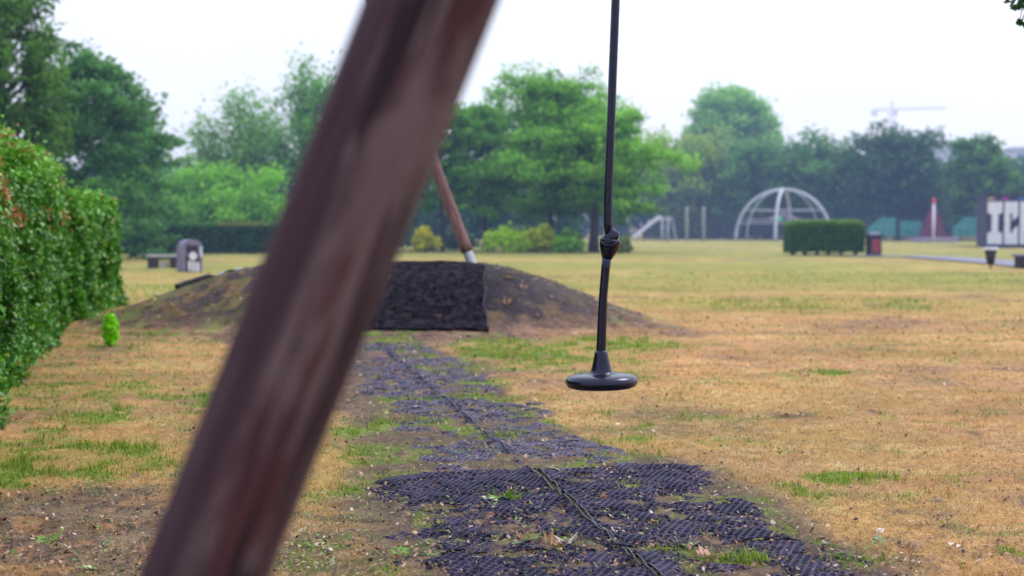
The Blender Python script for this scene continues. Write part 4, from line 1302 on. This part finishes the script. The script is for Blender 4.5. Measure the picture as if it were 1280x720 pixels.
bm = bmesh.new(); add_lathe(bm, [(0, 0), (.3, .05), (.42, .2), (.3, .35), (0, .4)], 20, Matrix.Translation((-.75, -1.5, 1.65))); obj("disc_seat", bm, noisy("green_plastic", (.03, .5, .22), (.05, .6, .3), 4), t, True)

# slide
sp = at(808, 304, 120)
t = thing("slide", "pale metal slide seen side-on left of the tall posts", "slide", (sp.x, 120, 0))
a_ = at(787, 302, 120); b_ = at(826, 273, 120)
bm = bmesh.new()
n = 16; prev = None
for k in range(n + 1):
    u_ = k / n; e = u_ * u_ * (3 - 2 * u_) * .5 + u_ * .5
    x = a_.x + (b_.x - a_.x) * u_ - sp.x; z = .18 + (b_.z - .18) * e
    row = [bm.verts.new((x, y, z + dz)) for y, dz in ((-.3, .28), (-.27, .28), (-.27, 0), (.27, 0), (.27, .28), (.3, .28), (.3, -.06), (-.3, -.06))]
    if prev:
        for q in range(8): bm.faces.new((prev[q], prev[(q + 1) % 8], row[(q + 1) % 8], row[q]))
    else: bm.faces.new(row[::-1])
    prev = row
bm.faces.new(prev)
obj("chute", bm, noisy("slide_metal", (.55, .56, .62), (.7, .72, .8), 3, .35, .5, 0), t)
bm = bmesh.new(); add_box(bm, (b_.x - sp.x + .45, 0, b_.z - .05), (.9, .9, .08)); obj("platform", bm, PG, t)
for px in (827.5, 834.5):
    for y in (-.4, .4):
        bm = bmesh.new(); x = at(px, 300, 120).x - sp.x; add_tube(bm, [(x, y, -.05), (x, y, b_.z + .1)], .07, 8); obj("post", bm, PG, t, True)
bm = bmesh.new()
for k in range(7): add_tube(bm, [(b_.x - sp.x + .95 + .05 * (6 - k), -.3, .3 * k + .25), (b_.x - sp.x + .95 + .05 * (6 - k), .3, .3 * k + .25)], .025, 6)
for y in (-.3, .3): add_tube(bm, [(b_.x - sp.x + 1.3, y, 0), (b_.x - sp.x + .93, y, 2.1)], .03, 6)
obj("ladder", bm, PG, t)
for px, lb in ((858.5, "tall pale post left of the climbing dome, nearer the slide"), (879.5, "tall pale post left of the climbing dome, nearer the dome")):
    q = at(px, 304, 121)
    bm = bmesh.new(); hh = hgt(259, 121)
    add_lathe(bm, [(0, -.05), (.13, -.05), (.13, hh - .1), (.15, hh - .08), (.15, hh - .02), (.08, hh), (0, hh)], 16)
    tag(obj("post", bm, PG, None, True), lb, "post").location = (q.x, 121, 0)

# rope pyramid
q = at(1166, 300, 117)
t = thing("rope_pyramid", "maroon rope climbing pyramid on a white mast with red tip", "climbing pyramid", (q.x, 117, 0))
hh = hgt(249, 117); wb = wid(21, 117)
bm = bmesh.new(); add_tube(bm, [(-.40, -wb * 1.1, -.05), (-.40, -wb * 1.1, hh - .35)], .10, 10); obj("mast", bm, WHITEP, t, True)
bm = bmesh.new(); add_lathe(bm, [(0, 0), (.15, 0), (.15, .3), (.06, .42), (0, .42)], 12, Matrix.Translation((-.40, -wb * 1.1, hh - .35))); add_tube(bm, [(-.40, -wb * 1.1, hh - .1), (0, 0, hh - .35)], .03, 6); obj("cap", bm, noisy("red_cap", (.6, .03, .06), (.7, .06, .08), 4), t)
bm = bmesh.new()
crn = [(wb * 1.0, 0.3), (.3, wb), (-wb, -.3), (-.3, -wb)]
for f in np.linspace(0, 1, 9):
    lv = [(c_[0] * (1 - f), c_[1] * (1 - f), .35 + (hh - .7) * f) for c_ in crn]
    if f < .99:
        for k in range(4): add_tube(bm, [lv[k], lv[(k + 1) % 4]], .026, 5)
for k in range(4):
    for s in np.linspace(0, 1, 5):
        a = Vector(crn[k]).lerp(Vector(crn[(k + 1) % 4]), s); add_tube(bm, [(a.x, a.y, .35), (0, 0, hh - .35)], .03 if s not in (0, 1) else .06, 5)
obj("rope_net", bm, noisy("maroon_rope", (.22, .03, .07), (.32, .05, .11), 5), t)
bm = bmesh.new(); add_box(bm, (0, 0, .2), (wb * 2.2, wb * 2.2, .36), R(8)); obj("base", bm, noisy("mauve_kerb", (.24, .20, .28), (.34, .29, .38), 3), t, bevel=.03)


# boundary fence
def fence(label, x0, x1, Y, h, step=.14, rail=True, name="railing_fence"):
    t = thing(name, label, "fence", (x0, Y, 0)); W = x1 - x0
    bm = bmesh.new()
    for z in (.15, h * .5, h - .1): add_box(bm, (W / 2, 0, z), (W, .05, .06))
    obj("rail", bm, DG, t)
    bm = bmesh.new()
    for k in range(int(W / step)): add_box(bm, (k * step + .07, -.035, h / 2), (.03, .018, h))
    obj("bars", bm, DG, t)
    for k in range(int(W / 2.6) + 1):
        bm = bmesh.new(); add_box(bm, (k * 2.6, .03, h / 2 + .05), (.09, .09, h + .1)); obj("post", bm, DG, t)


fence("dark railing fence behind the slide and climbing dome", at(770, 300, 130).x, at(1085, 300, 130).x, 130, 2.1)
fence("dark railing fence behind the rope pyramid", at(1086, 300, 121).x, at(1222, 300, 121).x, 121, 1.1)
for px0, px1, y0_, lb in ((1084, 1119, 272, "teal windbreak panel at the left, its top sloping down"), (1124, 1151, 276, "narrow teal windbreak panel left of the rope pyramid"), (1190, 1224, 271, "teal windbreak panel between rope pyramid and painted wall")):
    a = at(px0, 300, 119); b = at(px1, 300, 119); hh = hgt(y0_, 119)
    t = thing("windbreak_panel", lb, "screen", (a.x, 119, 0))
    bm = bmesh.new(); w = b.x - a.x
    nx_ = 14
    cut = .55 if px0 in (1084, 1190) else 1
    rows = []
    for k in range(nx_ + 1):
        u_ = k / nx_; topz = hh * (cut + (1 - cut) * min(1, u_ * 2.2)); yy = .06 * math.sin(k * 1.7)
        rows.append((bm.verts.new((u_ * w, yy, .45)), bm.verts.new((u_ * w, yy, topz))))
    for k in range(nx_): bm.faces.new((rows[k][0], rows[k + 1][0], rows[k + 1][1], rows[k][1]))
    obj("cloth", bm, noisy("teal_cloth", (.04, .20, .19), (.07, .28, .26), 2, .7), t)
    for x in (0, w):
        bm = bmesh.new(); add_tube(bm, [(x, .03, -.05), (x, .03, hh * (1 if x else cut))], .05, 8); obj("post", bm, DG, t)

# painted wall block with big letters
cor = at(1233, 311, 87); cor.z = 0
ang = R(-15)
t = thing("painted_wall", "dark graffiti-covered block wall with huge white letters at the right", "wall", (cor.x, cor.y, 0), ang)
Hw = hgt(243.5, 87); Lw = 9.0; Dw = 11.0


def graffiti():
    m, nt, b = mat("graffiti_paint", (.03, .03, .05), .7, .2)
    tc = nt.nodes.new("ShaderNodeTexCoord")
    v = nt.nodes.new("ShaderNodeTexNoise"); v.inputs["Scale"].default_value = .9; v.inputs["Detail"].default_value = 3; v.inputs["Distortion"].default_value = 1.5
    rp = nt.nodes.new("ShaderNodeValToRGB"); e = rp.color_ramp.elements
    e[0].position = .3; e[0].color = (.035, .025, .06, 1); e[1].position = .75; e[1].color = (.10, .05, .13, 1)
    x = e.new(.5); x.color = (.06, .05, .10, 1); x = e.new(.62); x.color = (.03, .05, .10, 1)
    nt.links.new(tc.outputs["Object"], v.inputs["Vector"]); nt.links.new(v.outputs["Fac"], rp.inputs[0]); nt.links.new(rp.outputs[0], b.inputs["Base Color"])
    return m


bm = bmesh.new(); add_box(bm, (Lw / 2, Dw / 2, Hw / 2 - .05), (Lw, Dw, Hw)); obj("wall", bm, graffiti(), t, bevel=.03)
bm = bmesh.new(); add_box(bm, (Lw / 2, Dw / 2, Hw - .02), (Lw + .12, Dw + .12, .09)); obj("coping", bm, noisy("coping_dark", (.03, .03, .05), (.08, .06, .1), 2), t, bevel=.01)
PATCH = [((.75, .30, .08), .35, .55), ((.45, .04, .30), 1.15, .6), ((.30, .10, .45), 2.1, .5)]
for (cc_, x, w) in (((.35, .28, .16), -.05, .5), ((.42, .05, .32), .75, .42), ((.05, .12, .30), 1.8, .7)):
    bm = bmesh.new()
    M = Matrix.Translation((x + .3, -.004, Hw - .22)) @ Matrix.Rotation(PI / 2, 4, 'X')
    add_lathe(bm, [(0, 0), (w * .5, 0), (w * .5, .008), (0, .008)], 10, M)
    for v_ in bm.verts: v_.co.z = Hw - .24 + (v_.co.z - (Hw - .22)) * .35
    obj("graffiti", bm, noisy("graffiti_spot", cc_, tuple(k * 1.3 for k in cc_), 3), t)
LW = WHITEP
zt = Hw - .42; zb = .22; lh = zt - zb


def letter(polys, x0, w, ch):
    bm = bmesh.new()
    for poly in polys:
        f = [bm.verts.new((x0 + x * w, -.006, zb + z * lh)) for x, z in poly]; bk_ = [bm.verts.new((x0 + x * w, .001, zb + z * lh)) for x, z in poly]
        bm.faces.new(f); n_ = len(poly)
        for k in range(n_): bm.faces.new((f[k], bk_[k], bk_[(k + 1) % n_], f[(k + 1) % n_]))
    obj("letter", bm, LW, t)


lw = .80
letter([[(0, 0), (1, 0), (1, .26), (.72, .30), (.72, .70), (1, .74), (1, 1), (0, 1), (0, .74), (.28, .70), (.28, .30), (0, .26)]], .04, .86, "I")
letter([[(.0, 0), (1, 0), (1, .42), (.88, .42), (.60, .30), (.60, .27), (.42, .27), (.42, .73), (.6, .73), (.60, .55), (1, .66), (1, 1), (0, 1)]], 1.02, .78, "G")
letter([[(0, 0), (.36, 0), (.36, .30), (.62, .30), (.62, .42), (.38, .42), (.38, .78), (.60, .78), (.60, 1), (0, 1)], [(.62, 0), (1, 0), (1, 1), (.601, 1), (.601, .3), (.62, .3)]], 1.92, .86, "A")

# planter-like bin on a stem and bench in front of the wall
q = G(1238, 335)
t = thing("litter_bin", "small black tapered bin with white rim on a thin stem before the painted wall", "litter bin", (q.x, q.y, 0))
bm = bmesh.new(); add_lathe(bm, [(0, .12), (.11, .12), (.19, .58), (.16, .58), (.10, .16), (0, .16)], 20); obj("bucket", bm, BLACKP, t, True)
bm = bmesh.new(); add_lathe(bm, [(.16, .57), (.23, .57), (.23, .65), (.16, .66)], 20); obj("rim", bm, WHITEP, t, True)
bm = bmesh.new(); add_tube(bm, [(0, 0, -.03), (0, 0, .12)], .035, 8); obj("stem", bm, BLACKP, t)
q = G(1283, 336)
t = thing("bench", "dark bench cut by the right edge of the picture before the painted wall", "bench", (q.x + .35, q.y, 0))
bm = bmesh.new(); add_box(bm, (0, 0, .42), (1.5, .45, .07)); obj("seat", bm, noisy("bench_top", (.12, .12, .2), (.2, .2, .3), 5), t, bevel=.01)
for x in (-.55, .55):
    bm = bmesh.new(); add_box(bm, (x, 0, .2), (.22, .4, .37)); obj("leg", bm, BLACKP, t, bevel=.01)

# path
pth = []
for px, py, w in ((1000, 318.5, .7), (1090, 320.6, .8), (1140, 321.3, .9), (1170, 322.8, 1.0), (1200, 324.8, 1.05), (1235, 327.5, 1.1), (1290, 332.5, 1.1), (1420, 345, 1.1)):
    c_ = G(px, py); pth.append((c_, w))
bm = bmesh.new(); prev = None
for i_, (c_, w) in enumerate(pth):
    d_ = (pth[min(i_ + 1, len(pth) - 1)][0] - pth[max(i_ - 1, 0)][0]).normalized()
    n_ = Vector((-d_.y, d_.x, 0)) * w
    row = (bm.verts.new((c_.x - n_.x, c_.y - n_.y, .05)), bm.verts.new((c_.x + n_.x, c_.y + n_.y, .05)))
    if prev: bm.faces.new((prev[0], row[0], row[1], prev[1]))
    prev = row
tag(obj("path", bm, noisy("path_asphalt", (.18, .18, .24), (.25, .25, .31), 2, .85)), "grey path crossing the grass to the painted wall", "path", kind="structure")

# distant buildings and crane
BW = noisy("distant_render", (.42, .44, .52), (.52, .54, .62), .3, .8, .2, 0)
GL = noisy("distant_glass", (.12, .16, .24), (.2, .25, .34), .3, .2, .5, 0)


def building(label, px, py0, wpx, Y, storeys, seed):
    q = at(px, 300, Y); H = hgt(py0, Y); w = wid(wpx, Y)
    t = thing("building", label, "building", (q.x, Y, 0), R(-6))
    bm = bmesh.new(); add_box(bm, (0, 0, H / 2), (w, 14, H)); obj("wall", bm, BW, t, bevel=.05)
    bm = bmesh.new(); add_box(bm, (0, 0, H + .25), (w + .6, 14.6, .5)); obj("roof", bm, BW, t)
    nw = max(2, int(w / 3.2)); sh_ = H / storeys
    for s in range(storeys):
        for k in range(nw):
            bm = bmesh.new(); add_box(bm, (-w / 2 + (k + .5) * w / nw, -7.0, (s + .55) * sh_), (w / nw * .6, .12, sh_ * .5)); obj("window", bm, GL, t)


building("small pale flat-roofed building between the dark tree and the tree by the wall", 1187, 181, 26, 260, 5, 1)
building("pale block with rows of windows at the right edge above the trees", 1290, 190, 74, 240, 5, 2)

q = at(1113, 300, 430)
t = thing("tower_crane", "faint tower crane standing on the skyline above the far trees", "crane", (q.x, 430, 0))
CR = noisy("hazed_crane", (.68, .72, .80), (.75, .78, .85), .5, .6, .3, 0)  # pale because the distance haze is put into the crane's colour
hc = hgt(138, 430)


def truss(bm, a, b, s, n, r):
    a = Vector(a); b = Vector(b); d = (b - a).normalized(); u = d.orthogonal().normalized(); v = d.cross(u)
    cs_ = [u * s + v * s, u * s - v * s, -u * s - v * s, -u * s + v * s]
    for c_ in cs_: add_tube(bm, [a + c_, b + c_], r, 4)
    for k in range(n):
        for q_ in range(4): add_tube(bm, [a.lerp(b, k / n) + cs_[q_], a.lerp(b, (k + 1) / n) + cs_[(q_ + 1) % 4]], r * .7, 4)


bm = bmesh.new(); truss(bm, (0, 0, 0), (0, 0, hc), .75, 14, .13); obj("mast", bm, CR, t)
bm = bmesh.new(); truss(bm, (.8, 0, hc + .5), (17, 2, hc + .9), .4, 12, .07); obj("jib", bm, CR, t)
bm = bmesh.new(); truss(bm, (-.8, 0, hc + .4), (-6, -1, hc), .45, 5, .09); obj("counter_jib", bm, CR, t)
bm = bmesh.new(); add_box(bm, (-5.6, -1, hc - .9), (1.8, 1.2, 1.6)); obj("counterweight", bm, CR, t)
bm = bmesh.new(); truss(bm, (0, 0, hc), (0, 0, hc + 3), .3, 4, .08); obj("apex", bm, CR, t)
bm = bmesh.new(); add_box(bm, (.9, -.9, hc - .6), (1.2, 1.2, 1.6)); obj("cab", bm, CR, t, bevel=.05)

# ---------------------------------------------------------------- haze
m = bpy.data.materials.new("haze_air"); m.use_nodes = True; nt = m.node_tree
nt.nodes.remove(nt.nodes["Principled BSDF"])
ab = nt.nodes.new("ShaderNodeVolumeAbsorption"); ab.inputs["Density"].default_value = .0008; ab.inputs["Color"].default_value = (0, 0, 0, 1)
em = nt.nodes.new("ShaderNodeEmission"); em.inputs["Color"].default_value = (.27, .38, .74, 1); em.inputs["Strength"].default_value = .0018
ad = nt.nodes.new("ShaderNodeAddShader"); nt.links.new(ab.outputs[0], ad.inputs[0]); nt.links.new(em.outputs[0], ad.inputs[1])
nt.links.new(ad.outputs[0], nt.nodes["Material Output"].inputs["Volume"])
bm = bmesh.new(); add_box(bm, (0, 142, 12.4), (340, 236, 25))
hz = tag(obj("haze", bm, m), "thin bluish rain haze over the far side of the park", "haze", kind="structure")

# ---------------------------------------------------------------- world and sun
SUN_EL, SUN_AZ = R(52), R(60)          # azimuth from +Y towards +X
w = bpy.data.worlds.new("World"); S.world = w; w.use_nodes = True
nt = w.node_tree; bg = nt.nodes["Background"]; out = nt.nodes["World Output"]
sky = nt.nodes.new("ShaderNodeTexSky"); sky.sky_type = 'NISHITA'; sky.sun_disc = False
sky.sun_elevation = SUN_EL; sky.sun_rotation = SUN_AZ; sky.dust_density = 4; sky.air_density = 1.2
nt.links.new(sky.outputs[0], bg.inputs["Color"]); bg.inputs["Strength"].default_value = .05
tc = nt.nodes.new("ShaderNodeTexCoord"); sx = nt.nodes.new("ShaderNodeSeparateXYZ"); nt.links.new(tc.outputs["Generated"], sx.inputs[0])
rp = nt.nodes.new("ShaderNodeValToRGB"); e = rp.color_ramp.elements
e[0].position = 0; e[0].color = (.80, .83, .96, 1); e[1].position = .9; e[1].color = (1.22, 1.27, 1.58, 1)
x = e.new(.10); x.color = (.87, .89, 1.0, 1)
nt.links.new(sx.outputs["Z"], rp.inputs[0])
ns = nt.nodes.new("ShaderNodeTexNoise"); ns.inputs["Scale"].default_value = 1.6; ns.inputs["Detail"].default_value = 3
nt.links.new(tc.outputs["Generated"], ns.inputs["Vector"])
mr = nt.nodes.new("ShaderNodeMapRange"); mr.inputs[1].default_value = .35; mr.inputs[2].default_value = .65; mr.inputs[3].default_value = .92; mr.inputs[4].default_value = 1.08
nt.links.new(ns.outputs["Fac"], mr.inputs[0])
bg2 = nt.nodes.new("ShaderNodeBackground"); nt.links.new(rp.outputs[0], bg2.inputs["Color"]); nt.links.new(mr.outputs[0], bg2.inputs["Strength"])
ad = nt.nodes.new("ShaderNodeAddShader"); nt.links.new(bg.outputs[0], ad.inputs[0]); nt.links.new(bg2.outputs[0], ad.inputs[1]); nt.links.new(ad.outputs[0], out.inputs[0])

sl = bpy.data.lights.new("sun", 'SUN'); sl.energy = 1.7; sl.angle = R(18); sl.color = (1, .96, .9)
so = bpy.data.objects.new("sun", sl); C.objects.link(so)
sd = Vector((math.sin(SUN_AZ) * math.cos(SUN_EL), math.cos(SUN_AZ) * math.cos(SUN_EL), math.sin(SUN_EL)))
so.rotation_euler = sd.to_track_quat('Z', 'Y').to_euler(); so.location = (10, 0, 20)

S.view_settings.view_transform = 'Standard'; S.view_settings.look = 'None'
S.view_settings.exposure = 0; S.view_settings.gamma = 1
S.cycles.max_bounces = 6; S.cycles.diffuse_bounces = 3; S.cycles.glossy_bounces = 2; S.cycles.transmission_bounces = 3
S.cycles.transparent_max_bounces = 6; S.cycles.volume_bounces = 0
S.cycles.use_adaptive_sampling = True; S.cycles.adaptive_threshold = .02
S.cycles.use_denoising = True
S.cycles.sample_clamp_indirect = 4
